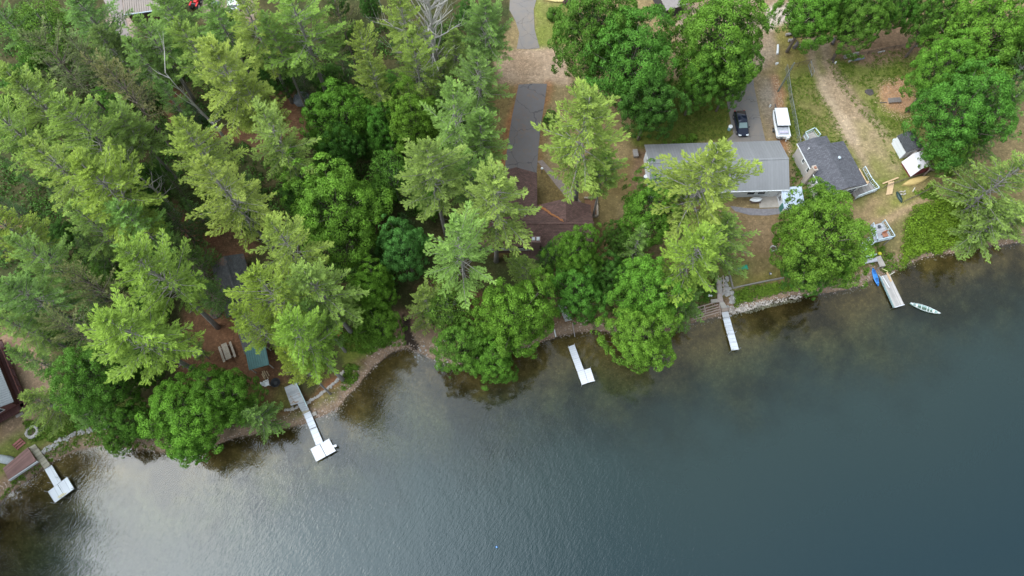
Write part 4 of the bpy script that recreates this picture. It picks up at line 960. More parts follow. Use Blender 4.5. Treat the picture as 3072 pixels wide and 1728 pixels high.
def rail(mb, pts, h=.95, post=1.3, bal=.28, base=None):
    for a, b in zip(pts[:-1], pts[1:]):
        a = Vector(a); b = Vector(b); Lh = (b - a).length; n = max(1, round(Lh / post))
        mb.bar(a + Vector((0, 0, h)), b + Vector((0, 0, h)), .12, .05); mb.bar(a + Vector((0, 0, .15)), b + Vector((0, 0, .15)), .05, .07)
        for i in range(n + 1):
            p = a.lerp(b, i / n); mb.bar(p, p + Vector((0, 0, h + .04)), .1, .1)
        m_ = max(1, int(Lh / bal))
        for i in range(m_):
            p = a.lerp(b, (i + .5) / m_); mb.bar(p + Vector((0, 0, .15)), p + Vector((0, 0, h)), .035, .035)
    return mb
def deck(name, label, corners, z, rails, m, cat='deck', legs=True, railm=None, th=.18, rot=None, h=.95):
    """platform from world corner points; rails: lists of world points"""
    c = sum((Vector((p[0], p[1])) for p in corners), Vector((0, 0))) / len(corners)
    t = thing(name, label, cat, (c.x, c.y, z - th), rz=ang(corners[0], corners[1]) if rot is None else rot)
    mb = MB(); slab(mb, corners, z, th); part(mb, 'platform', m, t)
    if legs:
        for p in corners[:4]:
            q = Vector((p[0], p[1])).lerp(c, .06); zb = hz(q.x, q.y)
            if z - th - zb > .1:
                mb = MB(); mb.bar((q.x, q.y, zb - .2), (q.x, q.y, z - th), .12, .12); part(mb, 'post', TIMBER, t)
    for r_ in rails:
        mb = MB(); rail(mb, [(p[0], p[1], z) for p in r_], h=h); part(mb, 'railing', railm or RAIL, t)
    return t
Zs = zoomed(2160, 300, 4.025)
q = PZ(Zs([(1005,430),(1120,375),(1185,455),(1040,500)]), 3.9)
deck('porch_deck', 'small railed porch deck at the north end of the shingle house', q, 3.9, [[q[3], q[0], q[1]], [q[1], q[2]]], plank_mat('porch_boards', (.40, .36, .33), .14, 'Y', .4), rot=rz)
q = PZ(Zs([(1560,1060),(1800,985),(1890,1095),(1640,1190)]), 3.6); q2 = PZ(Zs([(1720,840),(1800,985)]), 3.6)
deck('front_deck', 'white railed front deck under repair at the lake end of the shingle house', q, 3.6, [[q[3], q[2], q[1], q2[0]]], plank_mat('grey_plywood', (.30, .27, .25), .6, 'X', .5), rot=rz, railm=mat('white_rail', (.62, .70, .72), .5))
mb = MB(); a, b = PZ(Zs([(1610,1045),(1800,985)]), 3.7); mb.bar(a, b, .35, .05); tag(mb.build('lumber_plank', FRESH), 'fresh lumber plank lying on the front deck of the shingle house', 'plank')

# brown shingled house with garage wing
t = thing('brown_house', 'brown shingled house with garage wing, white windows and brick chimney', 'house', (3.0, 44.5, 1.9))
H0 = 1.9
mb = MB()
def loc(v): return (v[0] - 3.0, v[1] - 44.5, v[2] - H0)
main = MB(); roof_planes(main, -7.5, 11.8, 41.7, 44.55, 4.5, 6.55); roof_planes(main, -7.5, 11.8, 47.4, 44.55, 4.5, 6.55); main.bar((-7.5, 44.55, 6.58), (11.8, 44.55, 6.58), .3, .05)
gw = gable_y(-2.6, 3.8, 45.6, 54.2, 4.35, 5.95); ne = gable_y(3.95, 11.75, 44.8, 48.6, 4.52, 6.5)
for k in (gw, ne): main.add(k.v, k.f)
main.bar((0.6, 45.6, 5.97), (.6, 54.2, 5.97), .28, .05)
xform(main, loc); rf = lpart(main, 'roof', BARKBROWN, t)
lit = MB()
for i in range(60):
    s = random.random(); x = 4.1 + 3.3 * s + random.gauss(0, .08); y = 48.3 - 3.4 * s + random.gauss(0, .08); z = 4.55 + 1.9 * s
    lit.box((x, y, z + .1), (random.uniform(.2, .5), .12, .05), random.uniform(-1.3, -.3))
xform(lit, loc); lpart(lit, 'valley_needles', mat('orange_needles', (.42, .17, .06), .9), t)
wl = MB(); walls(wl, -7.0, 11.3, 42.2, 46.9, .8, 4.44); walls(wl, -2.2, 3.4, 46.9, 53.8, .8, 4.3); walls(wl, 4.4, 11.3, 46.9, 48.2, .8, 4.44); xform(wl, loc); lpart(wl, 'wall', BROWNW, t)
for x in (-6.0, -3.8, -1.6, -.3, 1.2, 5.2, 6.9, 9.0): window(t, loc((x, 42.2, 3.5)), (0, -1, 0), .85, 1.1)
mb = MB(); mb.bar((-7.1, 42.12, 2.55), (11.4, 42.12, 2.55), .12, .3); xform(mb, loc); lpart(mb, 'trim', mat('grey_trim', (.45, .43, .41), .7), t)
mb = MB(); mb.box((3.4, 41.75, 3.9), (1.25, .8, 6.0)); mb.box((3.4, 41.75, 6.95), (1.4, .95, .14)); xform(mb, loc); ch = lpart(mb, 'chimney', mat('chimney_brick', (.24, .15, .13), .9, .2, 6), t)
mb = MB(); mb.box((3.7, 41.75, 7.14), (.45, .5, .24)); mb.box((3.05, 41.75, 7.12), (.4, .45, .2)); xform(mb, loc); lpart(mb, 'flue_cap', mat('flue_metal', (.6, .6, .6), .4, metal=.3), ch)
mb = MB(); mb.box((.6, 53.86, 3.0), (3.2, .1, 2.2)); xform(mb, loc); lpart(mb, 'garage_door', WHITE, t)
mb = MB(); mb.tube([(1.9, 46.2, 5.2), (1.9, 46.2, 5.9)], .07, 8); xform(mb, loc); lpart(mb, 'vent_pipe', WHITE, t)
q = PZ([(1560,752),(1690,752),(1690,792),(1560,792)], 2.2)
deck('lake_deck', 'dark wooden deck below the chimney of the brown house', q, 2.2, [], plank_mat('dark_boards', (.14, .085, .07), .15, 'X', .4))
# planter walls
t = thing('planter_box', 'low stone walled planter bed at the corner of the brown house', 'planter', G(1771, 625))
mb = MB(); c4_ = [G(1752, 597), G(1790, 597), G(1792, 650), G(1770, 652)]
for a, b in zip(c4_[:-1], c4_[1:]): mb.bar(a + Vector((0, 0, .2)), b + Vector((0, 0, .2)), .28, .55)
part(mb, 'wall', mat('tan_stone', (.36, .29, .22), .9, .2, 4), t)
mb = MB(); mb.prism([(p.x, p.y) for p in (G(1754, 599), G(1788, 599), G(1790, 648), G(1768, 648), G(1755, 620))], c4_[0].z - .1, c4_[0].z + .18); part(mb, 'bark_mulch', mat('bark_mulch', (.22, .11, .06), .95, .3, 6), t)
def lamp(x, y, label):
    g = G(x, y); t = thing('lamp_post', label, 'lamp post', g, 'globe lamp posts on the brown lawn')
    mb = MB(); mb.tube([(0, 0, -.2), (0, 0, 1.25)], .05, 8); mb.tube([(0, 0, 1.2), (0, 0, 1.3)], [.06, .12], 8); lpart(mb, 'post', STEEL, t)
    mb = MB(); mb.ball((0, 0, 1.45), .21, 12, 8); lpart(mb, 'globe', mat('globe', (.85, .85, .82), .3, .02), t, smooth=True)
lamp(1625, 520, 'white globe lamp post beside the driveway end of the brick path')
lamp(1720, 571, 'white globe lamp post by the trunk of the lone pine')

# slate roofed house and its green porch roof
def PZ1(x, y, z): return Vector(P(x, y, z) + (z,))
a = PZ1(683, 806, 5.2); b = PZ1(713, 904, 5.2); rr = ang(a, b)
t = thing('slate_house', 'dark slate roofed house under pines with needle litter on its ridge', 'house', (a.x, a.y, 1.6), rz=rr)
Lr = (b - a).length; print('slate', Lr, math.degrees(rr))
mb = MB(); gable_roof(mb, -2.2, Lr + 1.2, -2.4, 2.4, 2.3, 3.5); gable_roof(mb, Lr + 1.2, Lr + 7.2, -1.6, 4.6, 2.0, 2.9); lpart(mb, 'roof', SLATE, t)
mb = walls(MB(), -1.9, Lr + .9, -2.0, 2.0, -.4, 2.25); walls(mb, Lr + .9, Lr + 6.8, -1.3, 4.2, -.4, 1.95); lpart(mb, 'wall', BROWNW, t)
for x in (-.5, 2.2): window(t, (x, -2.0, 1.3), (0, -1, 0), .9, .9)
mb = MB(); mb.tube([(Lr + 3.2, 3.4, 2.2), (Lr + 3.2, 3.4, 3.3)], .1, 8); lpart(mb, 'vent_pipe', WHITE, t)
q = PZ([(736,1046),(796,1030),(824,1082),(762,1103)], 4.0); rr = ang(q[0], q[1])
t = thing('porch_roof', 'teal ribbed metal porch roof beside the picnic table', 'porch', (q[0].x, q[0].y, 1.4), rz=rr)
w_ = (q[1] - q[0]).length; d_ = (q[3] - q[0]).length
mb = MB(); mb.add([(0, 0, 2.9), (w_, 0, 2.9), (w_, -d_, 2.45), (0, -d_, 2.45), (0, 0, 2.8), (w_, 0, 2.8), (w_, -d_, 2.35), (0, -d_, 2.35)], [(3, 2, 1, 0), (4, 5, 6, 7), (1, 5, 4, 0), (2, 6, 5, 1), (3, 7, 6, 2), (0, 4, 7, 3)])
for i in range(9): mb.bar((w_ * (i + .5) / 9, 0, 2.93), (w_ * (i + .5) / 9, -d_, 2.48), .06, .06)
lpart(mb, 'roof', TEAL, t)
for x, y in ((.15, -d_ + .2), (w_ - .15, -d_ + .2), (.15, -.2), (w_ - .15, -.2)):
    mb = MB(); mb.bar((x, y, -.2), (x, y, 2.4), .12, .12); lpart(mb, 'post', TIMBER, t)
# picnic table
def px_angle(p, q, z=1.6): a, b = P(*p, z), P(*q, z); return ang(a, b)
g = G(685, 1058); t = thing('picnic_table', 'weathered wooden picnic table on leaf litter beside the slate roofed house', 'picnic table', g, rz=px_angle((661, 1036), (680, 1090)))
def boards(par, name, x0, x1, ys_, z, w_=.14, m=TIMBER):
    mb = MB()
    for y in ys_: mb.box(((x0 + x1) / 2, y, z), (x1 - x0, w_, .05))
    return lpart(mb, name, m, par)
TABLEW = mat('table_wood', (.40, .34, .27), .85, .25, 4, bump=.3)
boards(t, 'tabletop', -1.25, 1.25, (-.32, -.16, 0, .16, .32), .76, m=TABLEW)
for s in (-1, 1): boards(t, 'bench_seat', -1.25, 1.25, (s * .72, s * .88), .46, m=TABLEW)
for x in (-.9, .9):
    for s in (-1, 1):
        mb = MB(); mb.bar((x, s * .25, .72), (x, s * .75, 0), .09, .05); lpart(mb, 'leg', TIMBER, t)
    mb = MB(); mb.bar((x + .06, -.9, .41), (x + .06, .9, .41), .09, .05); lpart(mb, 'brace', TIMBER, t)

# left cabin
c0 = PZ1(41, 1205, 4.4); c1 = PZ1(-18, 1060, 4.4); rr = ang(c0, c1)
t = thing('lake_cabin', 'cabin with pale grey ribbed roof and dark red walls at the left edge', 'cabin', (c0.x, c0.y, 1.5), rz=rr)
Lc = (c1 - c0).length + 3
mb = MB(); gable_roof(mb, 0, Lc, 0, 8, 2.9, 4.3, ribs=.35); lpart(mb, 'roof', mat('pale_metal', (.20, .215, .22), .45, .1, .7, metal=.2), t)
mb = walls(MB(), .6, Lc - .4, .9, 7.4, -.4, 2.9, 3.9); lpart(mb, 'wall', mat('dark_red_wall', (.17, .07, .06), .8, .2, 3), t)
mb = MB(); mb.box((Lc / 2, .1, .55), (Lc, 1.0, .16)); mb.box((.05, 3.9, .55), (.9, 7.6, .16)); lpart(mb, 'deck', plank_mat('dark_red_deck', (.12, .05, .045), .16, 'Y', .45), t)
mb = MB(); mb.bar((-.4, -.38, 1.5), (Lc, -.38, 1.5), .08, .08); 
for i in range(8): mb.bar((-.4 + i * 1.6, -.38, .6), (-.4 + i * 1.6, -.38, 1.5), .08, .08)
lpart(mb, 'railing', mat('red_rail', (.20, .07, .055), .7), t)
window(t, (2.5, .9, 1.8), (0, -1, 0), 1.1, 1.1); window(t, (.6, 2.8, 1.8), (-1, 0, 0), 1.1, 1.1)
g = G(57, 1232); t = thing('porch_steps', 'red wooden steps with a pale bottom tread below the left cabin', 'steps', g, rz=rr)
for i in range(3):
    mb = MB(); mb.box((-.05 - i * .32 + .5, .1, .62 - i * .22), (.3, 1.1, .06)); lpart(mb, 'tread', mat('red_tread', (.30, .11, .09), .7), t)
mb = MB(); mb.box((-.62, .1, .06), (.4, 1.0, .12)); lpart(mb, 'bottom_step', CONC, t)
for s in (-.5, .7):
    mb = MB(); mb.bar((.65, s, .5), (-.35, s, .02), .06, .2); lpart(mb, 'stringer', mat('red_tread', (.3, .1, .1)), t)

# ------------------------------------------------------------------ docks
def poles(t, pts, top, m=None):
    for (x, y) in pts:
        mb = MB(); mb.tube([(x, y, min(hz(x, y), 0) - .3), (x, y, top)], .03, 6); part(mb, 'pole', m or mat('pole', (.5, .5, .5), .4, metal=.5), t)
def panels(t, q, n, z, m, th=.14, name='panel', gap=.05):
    """q: a0, b0 (start edge), b1, a1 (end edge); n panels along the length"""
    a0, b0, b1, a1 = [Vector((p[0], p[1], 0)) for p in q]
    Lg = (a1 - a0).length
    for i in range(n):
        s0 = i / n + gap / Lg * .5; s1 = (i + 1) / n - gap / Lg * .5
        mb = MB(); slab(mb, [a0.lerp(a1, s0), b0.lerp(b1, s0), b0.lerp(b1, s1), a0.lerp(a1, s1)], z, th); part(mb, name, m, t)
def dock(label, anchor, direction_px, name='dock'):
    a = P(*anchor, .5); b = P(*direction_px, .5)
    return thing(name, label, 'dock', (a[0], a[1], 0), rz=ang(a, b))
def fl(q): return [(p[0], p[1]) for p in q]
# dock 1
z1 = zoomed(0, 1080, 3.15)
t = dock('white T shaped dock at the lower left with old wooden walkway', *z1([(300,810),(545,1260)]))
panels(t, PZ(z1([(270,825),(330,795),(475,990),(420,1030)]), .75), 6, .75, DECKWOOD, name='walkway_board', gap=.03)
panels(t, PZ(z1([(420,1032),(486,990),(578,1145),(512,1198)]), .55), 1, .55, DOCKPLAIN, name='ramp_panel')
q = PZ(z1([(450,1245),(635,1105),(700,1215),(515,1350)]), .55); panels(t, [q[0], q[3], q[2], q[1]], 2, .55, DOCKPLAIN, name='platform_panel')
poles(t, fl(PZ(z1([(450,1243),(640,1106),(702,1218),(512,1352),(480,1162),(548,1110),(600,1300)]), .5)), 1.25)
for (x0, y0, x1, y1) in ((545,1298,600,1260), (555,1305,625,1258)):
    mb = MB(); a, b = PZ(z1([(x0,y0),(x1,y1)]), .58); mb.bar(a, b, .07, .04); tag(mb.build('paddle', mat('yellow_plastic', (.75, .6, .2), .5)), 'yellow paddle lying on the lower left dock platform', 'paddle', 'paddles on the lower left dock')
# dock 2
z2 = zoomed(780, 1080, 4.262)
t = dock('white dock with square platform below the weathered grey deck', *z2([(595,640),(760,1060)]))
panels(t, PZ(z2([(532,655),(625,628),(635,652),(555,690)]), .8), 1, .8, DECKWOOD, name='ramp_board')
panels(t, PZ(z2([(555,690),(637,650),(722,850),(636,886)]), .6), 1, .6, ALU, name='walkway_panel')
panels(t, PZ(z2([(638,892),(722,855),(806,1050),(717,1092)]), .6), 1, .6, ALU, name='walkway_panel')
q = PZ(z2([(640,1140),(885,1005),(972,1160),(716,1300)]), .6); panels(t, [q[0], q[3], q[2], q[1]], 2, .6, DOCKPANEL, name='platform_panel', gap=.08)
mb = MB(); q = PZ(z2([(935,1090),(975,1080),(985,1108),(945,1118)]), .62); slab(mb, q, .7, .2); part(mb, 'ladder_step', ALU, t)
poles(t, fl(PZ(z2([(638,1138),(888,1003),(974,1160),(714,1302),(556,700),(640,888),(720,1090),(805,1050)]), .6)), 1.0)
q = PZ(z2([(310,350),(457,288),(560,530),(392,582)]), 1.75)
t = deck('shore_deck', 'weathered grey shore deck above the steps of the white platform dock', q, 1.75, [], DECKGREY, legs=True, rot=ang(q[0], q[3]))
mb = MB(); a, b = PZ(z2([(462,292),(600,590)]), 1.8); mb.bar(a, b, .1, .12); part(mb, 'edge_beam', RAIL, t)
qs = PZ(z2([(478,548),(570,525),(620,628),(525,650)]), 1.3)
for i in range(5):
    s = (i + .5) / 5; a = qs[0].lerp(qs[3], s); b = qs[1].lerp(qs[2], s); zt = 1.65 - .17 * i; mb = MB(); mb.bar((a.x, a.y, zt), (b.x, b.y, zt), .26, .06); part(mb, 'step', mat('grey_step', (.42, .43, .44), .8, .12), t)
# two small concrete blocks beside the walkway
mb = MB(); c = G(*z2([(690, 695)])[0]); mb.box(c + Vector((0, 0, .12)), (.8, .5, .25), .45); tag(mb.build('concrete_block', CONC), 'grey block on the beach beside the white platform dock', 'block')
# dock 3
z3 = zoomed(1640, 960, 6.585)
t = dock('white L shaped floating dock standing clear of the beach', *z3([(486,502),(755,1262)]))
panels(t, PZ(z3([(425,525),(548,480),(642,735),(512,772)]), .55), 1, .55, DOCKPANEL, name='walkway_panel', gap=.04)
panels(t, PZ(z3([(512,772),(642,735),(735,985),(603,1018)]), .55), 1, .55, DOCKPANEL, name='walkway_panel', gap=.04)
panels(t, PZ(z3([(603,1018),(735,982),(822,1240),(695,1285)]), .55), 1, .55, DOCKPANEL, name='walkway_panel', gap=.04)
panels(t, PZ(z3([(740,982),(865,945),(950,1205),(826,1238)]), .55), 1, .55, DOCKPANEL, name='side_panel', gap=.04)
poles(t, fl(PZ(z3([(427,515),(548,478),(735,980),(865,940),(950,1205),(695,1288)]), .6)), .95)
for pts, lb, m in (((z3([(150,190),(180,335)])), 'white painted pole lying on the beach left of the floating dock', WHITE), ((z3([(508,60),(557,340)])), 'grey pipe lying on the beach up from the floating dock', mat('grey_pipe', (.45, .4, .38), .6))):
    mb = MB(); a = G(*pts[0]); b = G(*pts[1]); mb.tube([a + Vector((0, 0, .1)), b + Vector((0, 0, .1))], .09 if m is WHITE else .05, 8); tag(mb.build('pole', m), lb, 'pole')
# short grey shore steps
t = thing('shore_steps', 'short grey board steps between the two bright shore maples', 'steps', G(1690, 945), rz=px_angle((1678, 925), (1698, 965)))
for i in range(6):
    mb = MB(); a = G(1674 + i * 4, 918 + i * 9); b = G(1694 + i * 4, 913 + i * 9); mb.bar((a.x, a.y, a.z + .3), (b.x, b.y, a.z + .3), .42, .08); part(mb, 'tread', mat('pale_board', (.45, .44, .43), .8), t)
# dock 4 and its stairs
z4 = zoomed(2040, 780, 4.83)
t = dock('long narrow white dock below the wooden shore stairs', *z4([(650,750),(800,1300)]))
panels(t, PZ(z4([(572,612),(632,600),(692,690),(600,700)]), 1.0), 1, 1.0, plank_mat('landing_boards', (.45, .40, .35), .16, 'X', .4), name='landing_board', gap=0)
panels(t, PZ(z4([(600,702),(692,692),(697,736),(608,752)]), .85), 1, .85, plank_mat('tan_boards', (.42, .33, .27), .16, 'X', .4), name='ramp_board')
panels(t, PZ(z4([(606,756),(697,740),(720,828),(624,845)]), .65), 1, .65, mat('grey_panel', (.55, .54, .55), .5, .06), name='walkway_panel')
panels(t, PZ(z4([(624,847),(720,830),(854,1296),(750,1311)]), .6), 4, .6, ALU, name='walkway_panel', gap=.03)
poles(t, fl(PZ(z4([(624,850),(722,828),(686,1080),(790,1060),(752,1308),(855,1294)]), .6)), 1.5)
top = G(*z4([(563, 255)])[0]); bot = G(*z4([(578, 560)])[0])
t = thing('shore_stairs', 'weathered wooden stairs with railings down to the long narrow dock', 'stairs', (bot.x, bot.y, bot.z), rz=0)
A0, A1 = PZ(z4([(530,262),(600,258)]), 2.6); B0, B1 = PZ(z4([(548,482),(612,474)]), 1.25)
for i in range(11):
    s = (i + .5) / 11; a = A0.lerp(B0, s); b = A1.lerp(B1, s); mb = MB(); mb.bar(a, b, .27, .05); part(mb, 'tread', mat('stair_wood', (.42, .38, .34), .85, .2, 4), t)
for a, b in ((A0, B0), (A1, B1)):
    mb = MB(); mb.bar(a - Vector((0, 0, .15)), b - Vector((0, 0, .15)), .06, .25); part(mb, 'stringer', TIMBER, t)
    mb = MB(); mb.bar(a + Vector((0, 0, .9)), b + Vector((0, 0, .9)), .09, .06)
    for s in (0, .5, 1): p = a.lerp(b, s); mb.bar(p, p + Vector((0, 0, .9)), .08, .08)
    part(mb, 'handrail', mat('rail_wood', (.46, .36, .30), .8), t)
mb = MB(); q = PZ(z4([(545,484),(605,480),(630,600),(545,610)]), 1.2); slab(mb, q, 1.2, .15); part(mb, 'landing', mat('landing_wood', (.42, .34, .30), .85, .2, 3), t)
mb = MB(); q = PZ(z4([(450,572),(545,560),(560,605),(455,615)]), 1.15); slab(mb, q, 1.15, .3); part(mb, 'side_step', CONC, t)
# weathered timber frame on the bank
t = thing('timber_frame', 'flat weathered timber frame lying on the beach beside the narrow dock', 'timber frame', G(*z4([(370, 760)])[0]))
FR = mat('frame_wood', (.42, .32, .26), .85, .2, 4)
for (x0, y0, x1, y1) in ((165,735,195,880), (340,660,365,775), (180,765,545,655), (185,800,560,690), (195,835,570,725), (200,868,575,760), (235,700,480,630), (560,640,580,800)):
    mb = MB(); a = G(*z4([(x0, y0)])[0]); b = G(*z4([(x1, y1)])[0]); zz = max(a.z, b.z) * .5 + .55; mb.bar((a.x, a.y, a.z + .3), (b.x, b.y, b.z + .3), .13, .12); part(mb, 'beam', FR, t)
# retaining wall
t = thing('retaining_wall', 'low timber retaining wall edging the tan lawn above the bank', 'wall', G(*z4([(760, 415)])[0]))
pts = [G(*p) for p in z4([(700,170),(762,414),(1000,362),(1240,312),(1490,264)])]
for a, b in zip(pts[:-1], pts[1:]):
    mb = MB(); zz = 2.55; mb.bar((a.x, a.y, a.z + .05), (b.x, b.y, b.z + .05), .16, .6); part(mb, 'timber', mat('wall_timber', (.27, .24, .21), .85, .2, 3), t)
g = G(*z4([(1290, 218)])[0]); t = thing('garden_light', 'small dark garden light by the retaining wall', 'garden light', g)
mb = MB(); mb.tube([(0, 0, -.1), (0, 0, .6)], .03, 6); lpart(mb, 'post', STEEL, t); mb = MB(); mb.tube([(0, 0, .6), (0, 0, .72)], [.22, .08], 10); lpart(mb, 'hood', STEEL, t); mb = MB(); mb.tube([(0, -.1, .72), (0, -.1, .78)], .1, 8); lpart(mb, 'lens', WHITE, t)
# green plastic sled
g = G(*z4([(905, 115)])[0]); t = thing('sled', 'green plastic sled lying on the tan lawn edge', 'sled', g, rz=R(8))
mb = MB(); mb.box((0, 0, .1), (1.5, .6, .05)); lpart(mb, 'bed', mat('green_plastic', (.02, .33, .20), .4, .08), t)
for s in (-1, 1):
    mb = MB(); mb.bar((-.75, s * .3, .15), (.75, s * .3, .15), .06, .16); lpart(mb, 'side', MATS['green_plastic'], t)

# stone rings, walls, boulders and shore gravel
def stones(pts, n, size, m=STONE, spread=.15, flat=.6, lift=0):
    mb = MB()
    for i in range(n):
        s = i / max(1, n - 1) * (len(pts) - 1); k = min(int(s), len(pts) - 2); p = Vector(pts[k]).lerp(Vector(pts[k + 1]), s - k)
        r = random.uniform(*size); x = p.x + random.gauss(0, spread); y = p.y + random.gauss(0, spread); mb.ball((x, y, max(hz(x, y), 0) + r * .3 + lift), r, 7, 4, random.uniform(flat * .7, flat * 1.2), .16)
    return mb
pts = [G(x, y) for x, y in ((128,1358),(165,1331),(222,1302),(302,1283),(330,1278))]
tag(stones(pts, 150, (.08, .22), PALESTONE, .2).build('stone_wall', PALESTONE), 'low rubble stone wall behind the lower left dock', 'stone wall')
pts = [G(x, y) for x, y in ((1031,1115),(1015,1139),(991,1160),(956,1188),(921,1209),(881,1228),(857,1231))]
tag(stones(pts, 110, (.10, .24), STONE, .07).build('stone_edging', mat('edging_stone', (.42, .38, .34), .9, .3, 3)), 'curved stone edging around the red earth by the grey shore deck', 'stone edging')
def ring(name, x, y, r, label, m, n=22, s=(.12, .2), inner=None):
    g = G(x, y); t = thing(name, label, 'fire pit', g); mb = MB()
    for i in range(n): a = 6.283 * i / n; rr_ = random.uniform(*s); mb.ball((math.cos(a) * r, math.sin(a) * r, .12), rr_, 7, 4, .7, .12)
    lpart(mb, 'rim', m, t); mb = MB(); mb.tube([(0, 0, .02), (0, 0, .08)], r * .85, 16); lpart(mb, 'ash_bed', inner or mat('ash', (.12, .085, .06), .95, .4, 6), t)
ring('fire_pit', 97, 1296, .72, 'round stone fire pit ringed by weeds above the lower left dock', PALESTONE, 18, (.16, .28))
g = G(2319, 747); t = thing('fire_ring', 'pale round concrete fire ring on the tan lawn', 'fire pit', g)
mb = MB(); n = 24; secs = []
for rr_, zz in ((.50, 0), (.50, .3), (.34, .3), (.34, .05)): secs.append([(math.cos(6.283 * i / n) * rr_, math.sin(6.283 * i / n) * rr_, zz) for i in range(n)])
mb.loft(secs, caps=False); lpart(mb, 'rim', PALESTONE, t); mb = MB(); mb.tube([(0, 0, .03), (0, 0, .1)], .35, 14); lpart(mb, 'ash_bed', MATS['ash'] , t)
ring('stump_ring', 650, 938, .75, 'dark round stump ring beside the slate roofed house', mat('dark_stone', (.10, .08, .07), .95), 14, (.18, .28))
ring('stump_ring', 897, 1142, .38, 'small stump at the top of the grey shore deck', TIMBER, 10, (.1, .16))
tag(stones([G(*p) for p in z4([(650,430),(700,500),(780,560)])], 42, (.15, .42), STONE, .5).build('boulder_pile', STONE), 'grey boulder pile right of the wooden shore stairs', 'boulders', kind='stuff')
tag(stones([G(*p) for p in z4([(640,300),(660,400)])], 18, (.12, .3), STONE, .35).build('rubble_strip', STONE), 'dark rubble strip between stairs and retaining wall', 'rubble', kind='stuff')
sm = MB()
for i in range(800):
    s = random.random(); 
    x, y = [(z4([(700 + s * 1050, 745 - 175 * s ** 1.2)])[0])][0]
    x += random.gauss(0, 1); y += random.gauss(0, 8); g = G(x, y)
    d = sd1(g.x, g.y)
    if d < -.6 or d > 2.4: continue
    sm.ball((g.x, g.y, g.z + .02), random.uniform(.05, .16), 5, 3, .6, .2)
tag(sm.build('shore_stones', mat('white_stone', (.46, .40, .35), .9, .6, 2.5)), 'pale riprap stones at the waterline below the retaining wall', 'stones', kind='stuff')
sm = MB()
for i in range(3600):
    k = random.randrange(5, len(SH) - 5); a, b = Vector(SH[k]), Vector(SH[k + 1]); p = a.lerp(b, random.random()); d = random.uniform(-.5, 2.3)
    nrm = Vector((-(b - a).y, (b - a).x)).normalized(); x, y = p.x + nrm.x * d, p.y + nrm.y * d
    if -10 < x < -2 and d > 1.2: continue
    sm.ball((x, y, hz(x, y) + .01), random.uniform(.035, .11) * (1.4 if random.random() < .08 else 1), 5, 3, .6, .2)
tag(sm.build('beach_gravel', mat('beach_pebble', (.42, .33, .27), .9, .45, .8)), 'scattered pebbles along the whole waterline', 'gravel', kind='stuff')
ps = MB()
for i in range(26):
    g = G(*random.choice(((1261, 1062), (1324, 1025), (1313, 1085))))
    x, y = g.x + random.gauss(0, .6), g.y + random.gauss(0, .5); ps.ball((x, y, max(hz(x, y), -.1) + .03), random.uniform(.07, .17), 6, 4, .6, .2)
tag(ps.build('cove_stones', PALESTONE), 'few pale stones on the sandy cove beach', 'stones', kind='stuff')
g = G(2131, 867); mb = MB(); mb.ball(g + Vector((0, 0, .25)), .55, 9, 5, .6, .15); tag(mb.build('boulder', mat('rusty_boulder', (.30, .22, .18), .9, .3, 4)), 'rusty grey boulder left of the wooden shore stairs', 'boulder')
g = G(2126, 888); t = thing('garden_statue', 'small white garden ornament lying left of the wooden shore stairs', 'garden ornament', g); mb = MB(); mb.ball((0, 0, .2), .22, 8, 5, .8); mb.ball((.35, 0, .18), .16, 8, 5, .8); lpart(mb, 'body', WHITE, t, smooth=True)

# railed deck above the kayaks
z5 = zoomed(2560, 640, 4.529)
q = PZ(z5([(235,168),(388,128),(525,345),(290,395)]), 3.7)
q3 = PZ(z5([(170,490)]), 3.2)[0]
t = deck('railed_deck', 'pale blue grey railed deck on the bank above the blue kayaks', q, 3.7, [[q[1], q[2]], [q[2], q[3]], [q[3], q[0]]], plank_mat('pale_deck', (.45, .44, .46), .15, 'Y', .4), rot=ang(q[0], q[1]), railm=mat('pale_rail', (.52, .62, .66), .6, .05))
a = q[3] - Vector((0, 0, .2)); mb = MB(); mb.bar(a + Vector((0, 0, .9)), (q3.x, q3.y, 2.9), .1, .25); mb.bar(a, (q3.x, q3.y, 2.0), .08, .2); part(mb, 'stair_rail', MATS['pale_rail'], t)
for i in range(6):
    s = (i + .5) / 6; a = q[3].lerp(q3, s); b = a + Vector((-.55, 1.0, 0)); mb = MB(); mb.bar((a.x, a.y, 3.6 - 1.7 * s), (b.x, b.y, 3.6 - 1.7 * s), .28, .05); part(mb, 'step', MATS['pale_deck'], t)
c = PZ(z5([(415, 305)]), 3.7)[0]; t = thing('deck_chair', 'rust brown cushioned chair on the railed deck', 'chair', c, rz=.3)
RC = mat('rust_cushion', (.40, .17, .10), .8, .1)
mb = MB(); mb.box((0, 0, .38), (.75, .7, .16)); lpart(mb, 'seat', RC, t, bevel=.04); mb = MB(); mb.box((0, .36, .7), (.75, .14, .6)); lpart(mb, 'backrest', RC, t, bevel=.04)
for x in (-.3, .3):
    for y in (-.28, .28): mb = MB(); mb.bar((x, y, 0), (x, y, .32), .05, .05); lpart(mb, 'leg', STEEL, t)
c = PZ(z5([(345, 188)]), 3.72)[0]; mb = MB(); mb.tube([c, c + Vector((0, 0, .12)), c + Vector((0, 0, .25))], [.14, .24, .27], 12); tag(mb.build('planter_pot', STEEL), 'dark round pot on the railed deck', 'pot')
